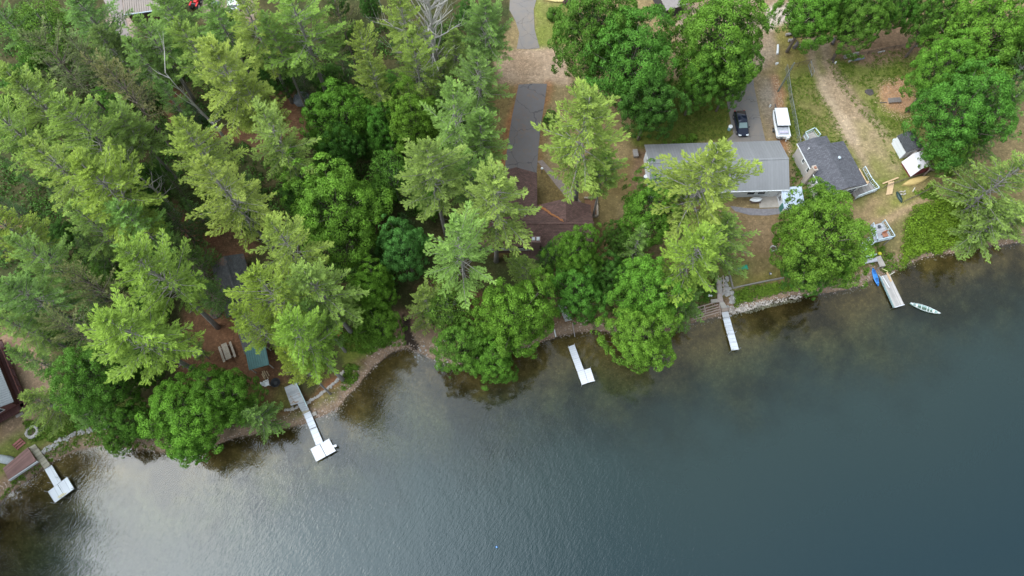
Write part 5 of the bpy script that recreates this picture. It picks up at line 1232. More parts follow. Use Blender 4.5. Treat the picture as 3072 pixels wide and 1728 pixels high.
# lower landing and walkway
q = PZ(z5([(305,592),(370,572),(440,708),(366,725)]), 1.6)
t = deck('lower_landing', 'grey concrete landing between railed deck stairs and wooden dock', q, 1.6, [], CONC, cat='landing')
q = PZ(z5([(150,628),(318,600),(332,650),(150,685)]), 1.62); mb = MB(); slab(mb, q, 1.62, .15); part(mb, 'walkway', MATS['pale_deck'], t)
mb = MB(); a, b = PZ(z5([(148,606),(288,576)]), 1.62); rail(mb, [a, b], .6); part(mb, 'railing', MATS['pale_rail'], t)
t = dock('grey wooden plank dock beside the floating canoe', *z5([(430,835),(625,1258)]))
panels(t, PZ(z5([(370,852),(490,822),(692,1238),(562,1276)]), .6), 1, .6, DOCKWOOD, name='deck_boards', gap=0)
q = PZ(z5([(362,855),(370,852),(560,1274),(552,1270)]), .58); mb = MB(); slab(mb, q, .56, .3); part(mb, 'side_beam', mat('teal_beam', (.30, .42, .42), .6), t)
mb = MB(); a, b = PZ(z5([(562,1279),(694,1241)]), .62); mb.bar(a, b, .1, .14); part(mb, 'end_board', ALU, t)
poles(t, fl(PZ(z5([(380,870),(488,850),(560,1270),(688,1236)]), .6)), .55)
for pts, m, w_, lb in ((((395,850),(490,1010)), WHITE, .12, 'pale board lying along the wooden plank dock'), (((470,790),(530,915)), FRESH, .3, 'fresh orange plank leaning on the shore end of the wooden dock'), (((405,740),(485,778)), mat('yellow_board', (.62, .62, .25), .7), .12, 'yellow green board on the stones by the wooden dock'), (((515,825),(575,785)), mat('pale_driftwood', (.6, .55, .45), .8), .12, 'pale driftwood stick at the waterline by the wooden dock')):
    mb = MB(); z_ = .68 if m in (WHITE,) else 1.0; a, b = PZ(z5(pts), z_); a.z = max(hz(a.x, a.y) + .15, .68); b.z = max(hz(b.x, b.y) + .1, .68); mb.bar(a, b, w_, .05); tag(mb.build('board', m), lb, 'board')
g = G(*z5([(348, 556)])[0]); mb = MB(); mb.ball(g + Vector((0, 0, .3)), .28, 8, 5, .7); tag(mb.build('play_ball', mat('yellow_vinyl', (.75, .68, .04), .4)), 'bright yellow ball beside the concrete landing', 'ball')

# ------------------------------------------------------------------ boats
def hull_shell(Lg, W, D, n=21, m=9, thick=.03, rocker=.12, blunt=2.2, sheer=.12):
    """open canoe shell centred at the origin, keel at z=0"""
    out = []; inn = []
    for i in range(n):
        x = -1 + 2 * i / (n - 1); w_ = W / 2 * max(.02, (1 - abs(x) ** blunt)); kz = rocker * abs(x) ** 3; tz = D + sheer * abs(x) ** 3
        so = []; si = []
        for j in range(m):
            a = math.pi * j / (m - 1); c, s = math.cos(a), math.sin(a)
            cy = math.copysign(abs(c) ** .7, c); sz = s ** .8
            so.append((x * Lg / 2, -w_ * cy, tz - (tz - kz) * sz)); si.append((x * (Lg / 2 - thick), -max(w_ - thick, .005) * cy, tz - max(tz - kz - thick, .01) * sz))
        out.append(so); inn.append(si)
    mb = MB(); mb.loft([list(reversed(s_)) for s_ in out], closed=False, caps=False); mb.loft(inn, closed=False, caps=False)
    rim = MB()
    for k in (0, m - 1): rim.tube([out[i][k] for i in range(n)], .028, 5)
    return mb, rim, out
def canoe(label, loc_, rz_, Lg, W, D, m, rimm, flip=False, seats=True, tilt=0):
    t = thing('canoe', label, 'canoe', loc_, rz=rz_); mb, rim, out = hull_shell(Lg, W, D)
    if flip:
        fn = lambda v: (v[0], v[1], D + .1 - v[2]); xform(mb, fn); mb.f = [f[::-1] for f in mb.f]; xform(rim, fn)
    lpart(mb, 'hull', m, t, smooth=True); lpart(rim, 'gunwale', rimm, t, smooth=True)
    if seats and not flip:
        for x in (-.27, .29): s = MB(); w_ = W / 2 * (1 - abs(x * 2) ** 2.2); s.box((x * Lg, 0, D * .72), (.28, w_ * 1.9, .04)); lpart(s, 'seat', rimm, t)
        for x in (-.12, .06, .15): s = MB(); w_ = W / 2 * (1 - abs(x * 2) ** 2.2); s.bar((x * Lg, -w_, D + .01), (x * Lg, w_, D + .01), .07, .04); lpart(s, 'thwart', rimm, t)
        for e in (-1, 1): s = MB(); s.add([(e * Lg * .49, 0, D + .12), (e * Lg * .40, W * .12, D + .06), (e * Lg * .40, -W * .12, D + .06)], [(0, 1, 2) if e > 0 else (0, 2, 1)]); lpart(s, 'deck_plate', rimm, t)
    return t
a, b = PZ(z5([(770,1220),(1180,1362)]), .25)
canoe('pale green open canoe floating beside the wooden plank dock', ((a.x + b.x) / 2, (a.y + b.y) / 2, -.1), ang(a, b), (b - a).length, .80, .38, mat('pale_green_hull', (.38, .53, .50), .4, .06), mat('white_gunwale', (.70, .72, .70), .5))
z6 = zoomed(2540, 380, 5.572)
a = G(*z6([(920, 988)])[0]); b = G(*z6([(1368, 842)])[0])
canoe('upturned yellow canoe on the grass by the wire fence', ((a.x + b.x) / 2, (a.y + b.y) / 2, (a.z + b.z) / 2), ang(a, b), (b - a).length, 1.1, .40, mat('yellow_hull', (.60, .43, .17), .5, .08), mat('tan_rim', (.5, .36, .15), .6), flip=True)
a = G(*z6([(830, 1098)])[0]); b = G(*z6([(915, 1270)])[0])
canoe('narrow dark green upturned boat on the bare ground by the wire fence', ((a.x + b.x) / 2, (a.y + b.y) / 2, (a.z + b.z) / 2), ang(a, b), (b - a).length * 1.05, .6, .3, mat('dark_green_hull', (.02, .045, .04), .4), STEEL, flip=True)
def kayak(label, c, rz_, Lg, W, m, seatm, two=True):
    t = thing('kayak', label, 'kayak', c, rz=rz_); secs = []
    for i in range(17):
        x = -1 + i / 8; w_ = W / 2 * max(.03, 1 - abs(x) ** 2.4); h = .16 + .06 * abs(x) ** 2
        secs.append([(x * Lg / 2, w_ * math.cos(k * math.pi / 6), .17 + h * math.sin(k * math.pi / 6) * (.55 if k < 7 else 1)) for k in range(12)])
    mb = MB(); mb.loft(secs); lpart(mb, 'hull', m, t, smooth=True)
    for x in ((-.22, .2) if two else (0,)):
        s = MB(); s.box((x * Lg, 0, .285), (Lg * .18, W * .52, .03)); o = lpart(s, 'cockpit', seatm, t); s = MB(); s.box((x * Lg - Lg * .08, 0, .36), (.06, W * .5, .2)); lpart(s, 'backrest', seatm, o)
    s = MB(); s.tube([(-Lg * .42, 0, .27), (-Lg * .42, 0, .30)], W * .16, 10); s.tube([(Lg * .40, 0, .27), (Lg * .40, 0, .30)], W * .16, 10); lpart(s, 'hatch', mat('blue_hatch', (.02, .12, .35), .4), t)
BLUEK = mat('blue_kayak', (.05, .27, .72), .35, .08, 2); BLUED = mat('blue_kayak_dark', (.03, .15, .45), .5)
a = G(*z5([(265, 735)])[0]); b = G(*z5([(318, 1000)])[0]); c = (a + b) / 2; c.z = max(hz(c.x, c.y), 0) + .1
kayak('blue two seat kayak hauled out at the water edge beside the wooden dock', c, ang(a, b), (b - a).length, .78, BLUEK, BLUED)
a = G(*z5([(335, 850)])[0]); mb = MB(); mb.bar(a + Vector((0, .2, .25)), a + Vector((.25, -1.1, .2)), .14, .05); tag(mb.build('paddle', PALESTONE), 'pale paddle beside the blue kayak', 'paddle')
g = G(2264, 604); g.z += .45
t = thing('dinghy', 'small white dinghy resting on a rack beside the concrete patio', 'dinghy', g, rz=R(3)); secs = []
for i in range(13):
    x = -1 + i / 6; w_ = .42 * max(.05, 1 - abs(x) ** 3); secs.append([(x * .95, w_ * math.cos(k * math.pi / 6), .12 + .2 * math.sin(k * math.pi / 6)) for k in range(12)])
mb = MB(); mb.loft(secs); lpart(mb, 'hull', WHITE, t, smooth=True); mb = MB(); mb.bar((-.75, 0, .335), (.75, 0, .335), .05, .04); lpart(mb, 'keel', mat('grey_keel', (.4, .4, .4), .5), t)
mb = MB(); mb.box((0, -.1, -.15), (1.5, .7, .06)); 
for x in (-.6, .6): mb.bar((x, -.1, -.45), (x, -.1, -.15), .07, .07)
lpart(mb, 'rack', BROWNW, t)
g = G(18, 1379); t = thing('rowboat', 'grey upturned rowboat beside the red deck at the left edge', 'rowboat', g, rz=R(-12)); mb, rim, o_ = hull_shell(3.2, 1.1, .45, blunt=4); fn = lambda v: (v[0], v[1], .5 - v[2]); xform(mb, fn); mb.f = [f[::-1] for f in mb.f]; lpart(mb, 'hull', mat('grey_hull', (.34, .37, .38), .6), t, smooth=True); xform(rim, fn); lpart(rim, 'gunwale', STEEL, t)

# red brown waterside deck at the left
q = PZ(z1([(25,1025),(262,825),(340,948),(85,1130)]), 1.35)
t = deck('waterside_deck', 'red brown wooden deck with white front edge at the lower left shore', q, 1.35, [], DECKRED, rot=ang(q[0], q[1]))
mb = MB(); a, b = q[3], q[2]; mb.bar(a + Vector((0, -.12, -.15)), b + Vector((.25, -.12, -.15)), .12, .45); part(mb, 'front_board', mat('pale_edge', (.55, .56, .56), .6, .1), t)
t = thing('porch_steps', 'red steps at the upper edge of the red brown waterside deck', 'steps', G(*z1([(205, 815)])[0]), rz=ang(q[0], q[1]))
for i in range(3): mb = MB(); mb.box((0, .1 + .32 * i, .1 + .12 * i), (1.3, .28, .06)); lpart(mb, 'tread', MATS['red_tread'], t)
for s in (-.62, .62): mb = MB(); mb.bar((s, -.1, .0), (s, .9, .4), .06, .18); lpart(mb, 'stringer', MATS['red_tread'], t)

# ------------------------------------------------------------------ vehicles
def wheel(par, c, r=.34, w_=.22, ax=(0, 1, 0)):
    a = Vector(ax); c = Vector(c); mb = MB(); mb.tube([c - a * w_ / 2, c + a * w_ / 2], r, 16); o = lpart(mb, 'wheel', mat('rubber', (.02, .02, .02), .8), par)
    mb = MB(); mb.tube([c - a * (w_ / 2 + .01), c + a * (w_ / 2 + .01)], r * .6, 12); lpart(mb, 'rim', mat('rim_metal', (.45, .45, .47), .35, metal=.6), o)
def car(label, cpx, fpx_, rpx, body_m, name='parked_car', cat='car', Lc=4.6, W=1.84, glass=None, pickup=False):
    f_ = G(*fpx_); r_ = G(*rpx); c = (f_ + r_) / 2; t = thing(name, label, cat, (c.x, c.y, hz(c.x, c.y) + .06), rz=ang(r_, f_)); hl = Lc / 2; hw = W / 2
    def sec(x, w_, z0, z1, r=.14): return [(x, -w_ + r * .3, z0), (x, -w_, z0 + .15), (x, -w_, z1 - r), (x, -w_ + r, z1), (x, w_ - r, z1), (x, w_, z1 - r), (x, w_, z0 + .15), (x, w_ - r * .3, z0)]
    mb = MB()
    prof = [(-hl, .80, .35, .78), (-hl + .12, .92, .26, .92), (-hl + .5, .97, .22, .98), (-hl + 1.2, 1, .2, .98), (0, 1, .2, .96), (.9, 1, .2, .95), (1.25, .99, .2, .93), (hl - .5, .96, .22, .82), (hl - .15, .86, .26, .70), (hl, .70, .36, .58)]
    if pickup: prof = [(-hl, .9, .4, .98), (-hl + .2, 1, .3, 1.0)] + [(p[0], p[1], p[2], p[3] + .1) for p in prof[3:]]
    mb.loft([sec(x, hw * k, z0, z1) for x, k, z0, z1 in prof]); lpart(mb, 'body', body_m, t, smooth=False, bevel=.03)
    gm = glass or mat('car_glass', (.02, .025, .03), .06, .05, bump=0)
    cab = [(-hl + .15, .78, .96), (-hl + .55, .80, 1.42), (-.3, .82, 1.47), (.35, .80, 1.44), (1.15, .84, .95)] if not pickup else [(-.6, .8, 1.0), (-.45, .8, 1.62), (.5, .8, 1.6), (1.25, .84, 1.05)]
    mb = MB(); mb.loft([[(x, -hw * .93, .9), (x, -hw * k, z), (x, hw * k, z), (x, hw * .93, .9)] for x, k, z in cab]); lpart(mb, 'windows', gm, t)
    rf_ = [(-hl + .45, .74, 1.44), (-.3, .76, 1.50), (.38, .73, 1.46)] if not pickup else [(-.5, .76, 1.64), (.5, .74, 1.63)]
    mb = MB(); mb.loft([[(x, -hw * k, z - .04), (x, -hw * (k - .06), z), (x, hw * (k - .06), z), (x, hw * k, z - .04)] for x, k, z in rf_]); lpart(mb, 'roof_panel', body_m, t, smooth=True)
    ws = mat('windscreen', (.20, .27, .27), .08, .1, bump=0)
    mb = MB(); k0, k1 = (cab[-1], cab[-2]); mb.add([(k0[0] - .06, -hw * .74, k0[2] + .06), (k0[0] - .06, hw * .74, k0[2] + .06), (k1[0] + .04, hw * .66, k1[2] + .01), (k1[0] + .04, -hw * .66, k1[2] + .01)], [(0, 1, 2, 3)]); xform(mb, lambda v: (v[0] + .03, v[1], v[2] + .03)); lpart(mb, 'windscreen', ws, t)
    for s in (-1, 1):
        mb = MB(); mb.box((hl - .14, s * hw * .62, .66), (.3, .38, .1)); lpart(mb, 'headlight', mat('lamp_glass', (.75, .78, .8), .1), t)
        mb = MB(); mb.box((-hl + .12, s * hw * .80, .88), (.16, .16, .22)); lpart(mb, 'tail_light', mat('red_lamp', (.5, .02, .02), .2), t)
        mb = MB(); mb.box((.95, s * (hw + .08), .98), (.14, .2, .13)); lpart(mb, 'mirror', body_m, t, bevel=.02)
        for x in (hl - .9, -hl + .85): wheel(t, (x, s * (hw - .10), .33))
        mb = MB(); mb.box((0, s * (hw + .006), .80), (.16, .02, .03)); lpart(mb, 'handle', STEEL, t)
    if pickup:
        mb = MB(); mb.box((-hl + 1.0, 0, 1.02), (1.5, W * .8, .06)); lpart(mb, 'cargo_bed', STEEL, t)
    return t
car('dark blue wagon parked on the asphalt driveway above the grey metal building', None, (2227, 412), (2213, 344), mat('navy_paint', (.012, .016, .035), .12, .1, bump=0))
# boat on its trailer
f_ = G(*Zs([(675, 180)])[0]); r_ = G(*Zs([(735, 500)])[0]); c = (f_ + r_) / 2; Lb = (f_ - r_).length
t = thing('cabin_boat', 'white boat with flat hardtop on a trailer beside the wood chip strip', 'boat', (c.x, c.y, hz(c.x, c.y)), rz=ang(r_, f_)); print('boat', Lb)
hl = Lb / 2; hw = 1.12; secs = []
for x, k, zk in ((-hl, 1, .55), (-hl * .3, 1, .5), (hl * .4, 1, .55), (hl * .8, .92, .65), (hl, .80, .8)):
    w_ = hw * k; secs.append([(x, 0, zk), (x, -w_ * .7, zk + .2), (x, -w_, zk + .5 if zk < .7 else 1.1), (x, -w_, 1.35), (x, -w_ + .12, 1.38), (x, w_ - .12, 1.38), (x, w_, 1.35), (x, w_, zk + .5 if zk < .7 else 1.1), (x, w_ * .7, zk + .2)])
mb = MB(); mb.loft(secs); lpart(mb, 'hull', WHITE, t, bevel=.02)
mb = MB(); mb.box((-hl * .52, 0, 1.385), (hl * .75, hw * 1.6, .03)); lpart(mb, 'cockpit_floor', mat('boat_grey', (.45, .46, .48), .5), t)
mb = MB(); mb.box((hl * .25, 0, 1.72), (hl * 1.15, hw * 1.55, .66)); lpart(mb, 'cabin', mat('tinted_cabin', (.05, .06, .07), .2), t)
mb = MB(); mb.box((hl * .27, 0, 2.10), (hl * 1.32, hw * 1.80, .10)); lpart(mb, 'hardtop', mat('hardtop_white', (.86, .86, .87), .4, .03), t, bevel=.04)
for s in (-1, 1):
    mb = MB(); mb.tube([(hl * .93, s * hw * .75, 1.4), (hl * .9, s * hw * .75, 1.75), (-hl * .1, s * hw * .98, 1.75)], .025, 6); lpart(mb, 'grab_rail', mat('chrome', (.6, .6, .62), .2, metal=.9), t)
mb = MB(); mb.box((-hl - .25, -.55, 1.35), (.45, .4, .5)); mb.box((-hl - .22, -.55, .8), (.18, .16, .9)); lpart(mb, 'outboard_motor', WHITE, t, bevel=.05)
mb = MB(); mb.box((-hl - .2, .35, 1.1), (.3, .3, .4)); mb.bar((-hl - .2, .35, .5), (-hl - .2, .35, 1.0), .1, .1); lpart(mb, 'kicker_motor', STEEL, t, bevel=.04)
mb = MB(); mb.box((-hl * .72, 0, 1.5), (.4, 1.3, .22)); lpart(mb, 'rear_bench', mat('lilac_vinyl', (.55, .50, .62), .5), t)
t2 = thing('boat_trailer', 'dark steel trailer carrying the white hardtop boat', 'trailer', (c.x, c.y, hz(c.x, c.y)), rz=ang(r_, f_))
for s in (-1, 1): mb = MB(); mb.bar((-hl + .1, s * .75, .45), (hl - .1, s * .75, .45), .09, .12); mb.bar((hl - .1, s * .75, .45), (hl + 1.25, 0, .45), .09, .1); lpart(mb, 'frame', STEEL, t2)
mb = MB(); mb.bar((hl + 1.2, 0, .45), (hl + 1.75, 0, .45), .09, .1); lpart(mb, 'tongue', STEEL, t2)
for s in (-1, 1): wheel(t2, (-hl * .25, s * .98, .33))
mb = MB(); mb.bar((-hl * .25, -.9, .33), (-hl * .25, .9, .33), .07, .07); lpart(mb, 'axle', STEEL, t2)
g = G(2309, 320); mb = MB(); mb.tube([g, g + Vector((0, 0, .35)), g + Vector((0, 0, .55))], [.16, .16, .06], 10); tag(mb.build('gas_bottle', WHITE), 'white gas bottle by the tongue of the boat trailer', 'gas bottle')

# ------------------------------------------------------------------ sheds
def shed(label, cpx, z, Lg, W, rz_, wall_h, rise, wm, rm, gambrel=False, dm=None, name='shed'):
    a = PZ1(cpx[0], cpx[1], z); g = hz(a.x, a.y); t = thing(name, label, 'shed', (a.x, a.y, g), rz=rz_)
    x0, x1 = -Lg / 2, Lg / 2; y0, y1 = -W / 2, W / 2; mb = MB()
    if gambrel:
        P_ = [(y0 - .2, .55), (y0 + W * .22, wall_h + rise * .72), (0, wall_h + rise), (y1 - W * .22, wall_h + rise * .72), (y1 + .2, .55)]
        for (ya, za), (yb, zb) in zip(P_[:-1], P_[1:]): mb.add([(x0 - .1, ya, za), (x1 + .1, ya, za), (x1 + .1, yb, zb), (x0 - .1, yb, zb), (x0 - .1, ya, za - .05), (x1 + .1, ya, za - .05), (x1 + .1, yb, zb - .05), (x0 - .1, yb, zb - .05)], [(0, 1, 2, 3), (7, 6, 5, 4), (0, 4, 5, 1), (1, 5, 6, 2), (2, 6, 7, 3), (3, 7, 4, 0)])
        wp = [(y0, -.1), (y0, .5), (y0 + W * .22 + .1, wall_h + rise * .72 - .12), (0, wall_h + rise - .1), (y1 - W * .22 - .1, wall_h + rise * .72 - .12), (y1, .5), (y1, -.1)]
    else:
        gable_roof(mb, x0 - .1, x1 + .1, y0 - .12, y1 + .12, wall_h, wall_h + rise); wp = [(y0, -.1), (y0, wall_h - .04), (0, wall_h + rise - .16), (y1, wall_h - .04), (y1, -.1)]
    lpart(mb, 'roof', rm, t); wb = MB(); wb.loft([[(x, y, zz) for y, zz in wp] for x in (x0, x1)]); wb.f = [f[::-1] for f in wb.f]; lpart(wb, 'wall', wm, t)
    mb = MB(); mb.box((x1 + .03, 0, wall_h * .45), (.05, W * .5, wall_h * .85)); d = lpart(mb, 'door', dm or wm, t); mb = MB(); mb.ball((x1 + .08, W * .15, wall_h * .45), .04); lpart(mb, 'handle', STEEL, d)
    return t
RUST = mat('rusted_white_metal', (.72, .68, .69), .5, .06, 1.2, col2=(.30, .10, .05), bump=.05)
for n_ in RUST.node_tree.nodes:
    if n_.type == 'VALTORGB': n_.color_ramp.elements[0].position = .30; n_.color_ramp.elements[1].position = .36; n_.color_ramp.elements[0].color = (.28, .12, .08, 1)
r1_ = ang(P(2705, 409, 5), P(2727, 448, 5))
shed('white walled shed with dark shingle roof right of the yellow canoe', (2735, 421), 5.8, 2.9, 2.6, r1_, 2.0, .75, WSIDE, DARKSH)
shed('dark red shed with rusty white barn roof below the dark roofed shed', (2765, 481), 5.6, 2.5, 2.9, r1_ + .06, 1.75, .85, REDW, RUST, gambrel=True, dm=REDW)
for x, y, s, c, lb in ((2683, 426, .45, (.5, .55, .55), 'pale covered bundle beside the white walled shed'), (2693, 446, .32, (.7, .7, .7), 'small white barrel beside the white walled shed')):
    g = G(x, y); mb = MB(); mb.ball(g + Vector((0, 0, s * .6)), s, 9, 6, .8, .08); tag(mb.build('barrel' if s < .4 else 'covered_bundle', mat('bundle%d' % x, c, .6, .2)), lb, 'barrel' if s < .4 else 'bundle')
mb = MB(); a = G(*z6([(990, 570)])[0]); b = G(*z6([(1080, 490)])[0]); mb.bar(a + Vector((0, 0, .8)), b + Vector((0, 0, 1.6)), .22, .05); tag(mb.build('board', mat('cream_board', (.72, .66, .58), .7)), 'cream board leaning on the red barn roofed shed', 'board')
mb = MB(); a = G(*z6([(740, 940)])[0]); b = G(*z6([(705, 1150)])[0])
for k in range(4):
    o_ = Vector((.24 * k - .4, .05 * k, 0)); mb.bar(a + o_ + Vector((0, 0, .2)), b + o_ + Vector((0, 0, .2)), .22, .06)
tag(mb.build('lumber_stack', FRESH), 'stack of fresh orange lumber on the yard beside the yellow canoe', 'lumber')
mb = MB(); a = G(*z6([(585, 968)])[0]); b = G(*z6([(850, 866)])[0]); mb.bar(a + Vector((0, 0, .3)), b + Vector((0, 0, .3)), .2, .06); tag(mb.build('board', FRESH), 'single fresh board across the top of the lumber stack', 'board')
mb = MB(); a = G(*z6([(1095, 1090)])[0]); b = G(*z6([(1135, 1025)])[0]); mb.bar(a + Vector((0, 0, .1)), b + Vector((0, 0, .1)), .12, .06); tag(mb.build('board', mat('pale_driftwood', (.6, .5, .4))), 'short pale stick on the bare ground below the yellow canoe', 'board')
g = G(*z6([(930, 1118)])[0]); mb = MB()
for dx, dy in ((-.3, -.2), (.25, -.15), (-.2, .25), (.3, .3)): mb.box(g + Vector((dx, dy, .1)), (.4, .2, .2), .3 + dx)
tag(mb.build('concrete_blocks', CONC), 'loose grey concrete blocks beside the narrow dark boat', 'blocks', kind='stuff')

# ------------------------------------------------------------------ fences, pole, logs
def fence(label, pxs, h=1.2, post=2.2, m=None, mesh_=True, name='wire_fence', tw=.05):
    pts = [G(*p) for p in pxs]; t = thing(name, label, 'fence', pts[0]); rl = MB()
    for a, b in zip(pts[:-1], pts[1:]):
        Lh = (b - a).length; n = max(1, round(Lh / post)); up = Vector((0, 0, h))
        rl.bar(a + up, b + up, tw, tw)
        for k in range(1, 6): rl.bar(a + up * k / 6.0, b + up * k / 6.0, .012, .012)
        nn = int(Lh / .35)
        for k in range(nn): p = a.lerp(b, k / nn); rl.bar(p, p + up, .010, .010)
        for i in range(n + 1): p = a.lerp(b, i / n); pm = MB(); pm.tube([p - Vector((0, 0, .2)), p + up * 1.04], tw * .7, 6); part(pm, 'post', m or STEEL, t)
    part(rl, 'wire_panel', m or STEEL, t); return t
GALV = mat('galvanised_wire', (.35, .36, .35), .5, .1, metal=.3)
fence('galvanised wire fence between the wood chip strip and the grassy yard', [(2355,208),(2368,300),(2384,380),(2396,450)], 1.2, m=GALV)
fence('dark wire fence across the yard near the utility pole', [(2357,212),(2392,200),(2428,192)], 1.1, m=mat('brown_wire', (.12, .09, .07), .8))
fence('brown wire fence from the lumber stack up past the yellow canoe', [(2648,566),(2705,545),(2755,530),(2820,505),(2858,492)], .9, m=MATS['brown_wire'])
fence('dark wire fence along the top of the shrub bank', [(2710,608),(2750,590),(2792,566),(2840,548),(2862,520),(2858,492)], .9, m=MATS['brown_wire'])
fence('low wire fence behind the logs at the top of the yard', [(2520,180),(2600,165),(2680,148),(2745,140)], .9, m=MATS['brown_wire'])
# gate
t = thing('yard_gate', 'leaning grey metal gate beside the start of the dirt track', 'gate', G(2432, 222))
mb = MB(); a = G(2424, 198); b = G(2434, 230); mb.bar(a + Vector((0, 0, .2)), b + Vector((0, 0, .2)), .06, .06); mb.bar(a + Vector((0, 0, 1.3)), b + Vector((0, 0, 1.3)), .06, .06); mb.bar(a, a + Vector((0, 0, 1.3)), .06, .06); mb.bar(b, b + Vector((0, 0, 1.3)), .06, .06); mb.bar(a + Vector((0, 0, 1.3)), b + Vector((0, 0, .2)), .05, .05)
part(mb, 'gate_frame', GALV, t)
a = G(2334, 274); bx, by = P(2383, 188, 11); 
# height where the vertical pole reaches its top in the survey
u_ = (2383 - 1536) / FPX; v_ = (864 - 188) / FPX; kk = (ST + v_ * CT) / (CT - v_ * ST); hp = CAMH - a.y / kk
t = thing('utility_pole', 'tall bare wooden utility pole at the end of the wood chip strip', 'utility pole', a); print('pole h', hp - a.z)
mb = MB(); mb.tube([(0, 0, -.5), (0, 0, (hp - a.z) * .5), (0, 0, hp - a.z)], [.17, .14, .11], 10); lpart(mb, 'shaft', mat('green_grey_wood', (.22, .23, .18), .9, .25, 3), t)
mb = MB(); mb.box((.14, 0, (hp - a.z) * .62), (.16, .16, .5)); lpart(mb, 'meter_box', mat('meter', (.45, .45, .42), .6), t)
def log(p0, p1, r, m, lb, nm='log', cat='log'):
    a = G(*p0); b = G(*p1); mb = MB(); mb.tube([a + Vector((0, 0, r)), (a + b) / 2 + Vector((random.uniform(-.1, .1), random.uniform(-.1, .1), r)), b + Vector((0, 0, r))], [r, r * .93, r * .8], 9); tag(mb.build(nm, m, smooth=False), lb, cat)
z7 = zoomed(2280, 0, 4.527); GL = mat('grey_log', (.36, .32, .29), .9, .3, 4, bump=.5); DL = mat('dark_log', (.13, .11, .10), .9, .3, 4, bump=.4)
for p0, p1, r, m, lb in (((345,485),(495,468),.25,GL,'pale grey log with knobbed end under the top maple'), ((378,565),(470,548),.28,GL,'split grey log just below the knobbed log'), ((450,665),(500,595),.32,DL,'dark short log below the split grey log'),
      ((535,660),(560,600),.12,PALESTONE,'small pale stick beside the dark short log'), ((228,745),(238,620),.2,WHITE,'white birch log standing out left of the yard'), ((970,612),(1015,520),.25,DL,'grey brown log at the right edge of the dirt track'),
      ((1135,795),(1325,740),.32,GL,'large pale driftwood log at the top of the grassy yard'), ((1250,825),(1410,800),.2,mat('slate_plank', (.20, .21, .24), .7),'slate grey plank just below the driftwood log'), ((1200,845),(1245,825),.16,PALESTONE,'pale stub end beside the slate grey plank'),
      ((1600,720),(1690,698),.12,PALESTONE,'pale slim pole lying at the top of the grassy yard'), ((2080,640),(2190,625),.10,PALESTONE,'long pale pole by the corner maple'), ((985,860),(1000,740),.12,DL,'dark fence post stub right of the dirt track'), ((1015,870),(1030,845),.14,WHITE,'white marker stone right of the dirt track'), ((210,880),(240,865),.2,WHITE,'white stone at the foot of the maple by the yard')):
    log(z7([p0])[0], z7([p1])[0], r, m, lb)
g = G(2608, 277); mb = MB(); mb.ball(g + Vector((0, 0, .02)), .7, 10, 5, .25, .15); tag(mb.build('ash_heap', mat('ash_heap', (.09, .075, .07), .95, .3)), 'dark ash heap on the grassy yard', 'ash heap')
# bench on the wood chips
g = G(2680, 305); t = thing('plank_bench', 'grey plank bench on the round wood chip patch', 'bench', g, rz=R(5))
boards(t, 'seat', -1.0, 1.0, (-.36, -.18, 0, .18, .36), .45, .16, mat('bench_grey', (.22, .19, .17), .85, .25))
for x in (-.8, .8): mb = MB(); mb.box((x, 0, .2), (.12, .7, .42)); lpart(mb, 'leg', TIMBER, t)
log((2640, 309), (2660, 309), .08, DL, 'thin branch left of the plank bench', 'branch', 'branch')
ch = MB()
for i in range(900):
    k = random.random()
    if k < .55:
        aa = random.uniform(0, 6.283); rr_ = 4.0 * math.sqrt(random.random()); c = G(2698, 300); x, y = c.x + rr_ * math.cos(aa), c.y + rr_ * math.sin(aa) * 1.1
    else: s = random.random(); c = G(2325 + 48 * s + random.uniform(-8, 8), 225 + 240 * s); x, y = c.x, c.y
    ch.box((x, y, hz(x, y) + .03), (random.uniform(.08, .22), random.uniform(.04, .09), .03), random.uniform(0, 3))
tag(ch.build('wood_chips', mat('wood_chips', (.50, .34, .21), .9, .3, .7)), 'orange wood chips strewn over the yard patches', 'wood chips', kind='stuff')

# ------------------------------------------------------------------ top edge things
def ppz(x, y, z): return PZ1(x, y, z)
a = ppz(369, 38, 5.2); b = ppz(404, 33, 5.2)
t = thing('metal_roof_building', 'building with brown ribbed metal roof cut by the top edge at left', 'building', (a.x, a.y, 1.6), rz=ang(a, b))
mb = MB(); roof_planes(mb, 0, 6.0, 0, 7.0, 3.2, 4.4)
for i in range(16): mb.bar((.2 + i * .38, .02, 3.24), (.2 + i * .38, 7.0, 4.44), .06, .06)
lpart(mb, 'roof', mat('tan_metal', (.30, .24, .20), .5, .12, .6), t); mb = MB(); mb.bar((0, -.08, 3.12), (6, -.08, 3.12), .16, .16); lpart(mb, 'gutter', mat('pale_gutter', (.45, .5, .55), .5), t)
mb = walls(MB(), .3, 5.7, .3, 7, -.4, 3.15); lpart(mb, 'wall', BROWNW, t)
a = G(592, 20); t = thing('tractor', 'small red tractor at the top edge among pines', 'tractor', a, rz=R(80)); REDP = mat('red_paint', (.62, .02, .02), .35, .08)
mb = MB(); mb.box((.55, 0, .85), (1.1, .6, .55)); lpart(mb, 'hood', REDP, t, bevel=.06)
mb = MB(); mb.box((-.45, 0, .95), (.5, .5, .15)); mb.box((-.68, 0, 1.2), (.12, .5, .45)); lpart(mb, 'seat', STEEL, t, bevel=.04)
for s in (-1, 1): mb = MB(); mb.box((-.5, s * .58, 1.15), (.9, .3, .12)); lpart(mb, 'fender', REDP, t, bevel=.05); wheel(t, (-.5, s * .62, .6), .6, .3); wheel(t, (.8, s * .45, .35), .35, .2)
mb = MB(); mb.box((1.6, 0, .45), (.5, 1.3, .45)); lpart(mb, 'bucket', mat('grey_bucket', (.40, .42, .45), .5), t)
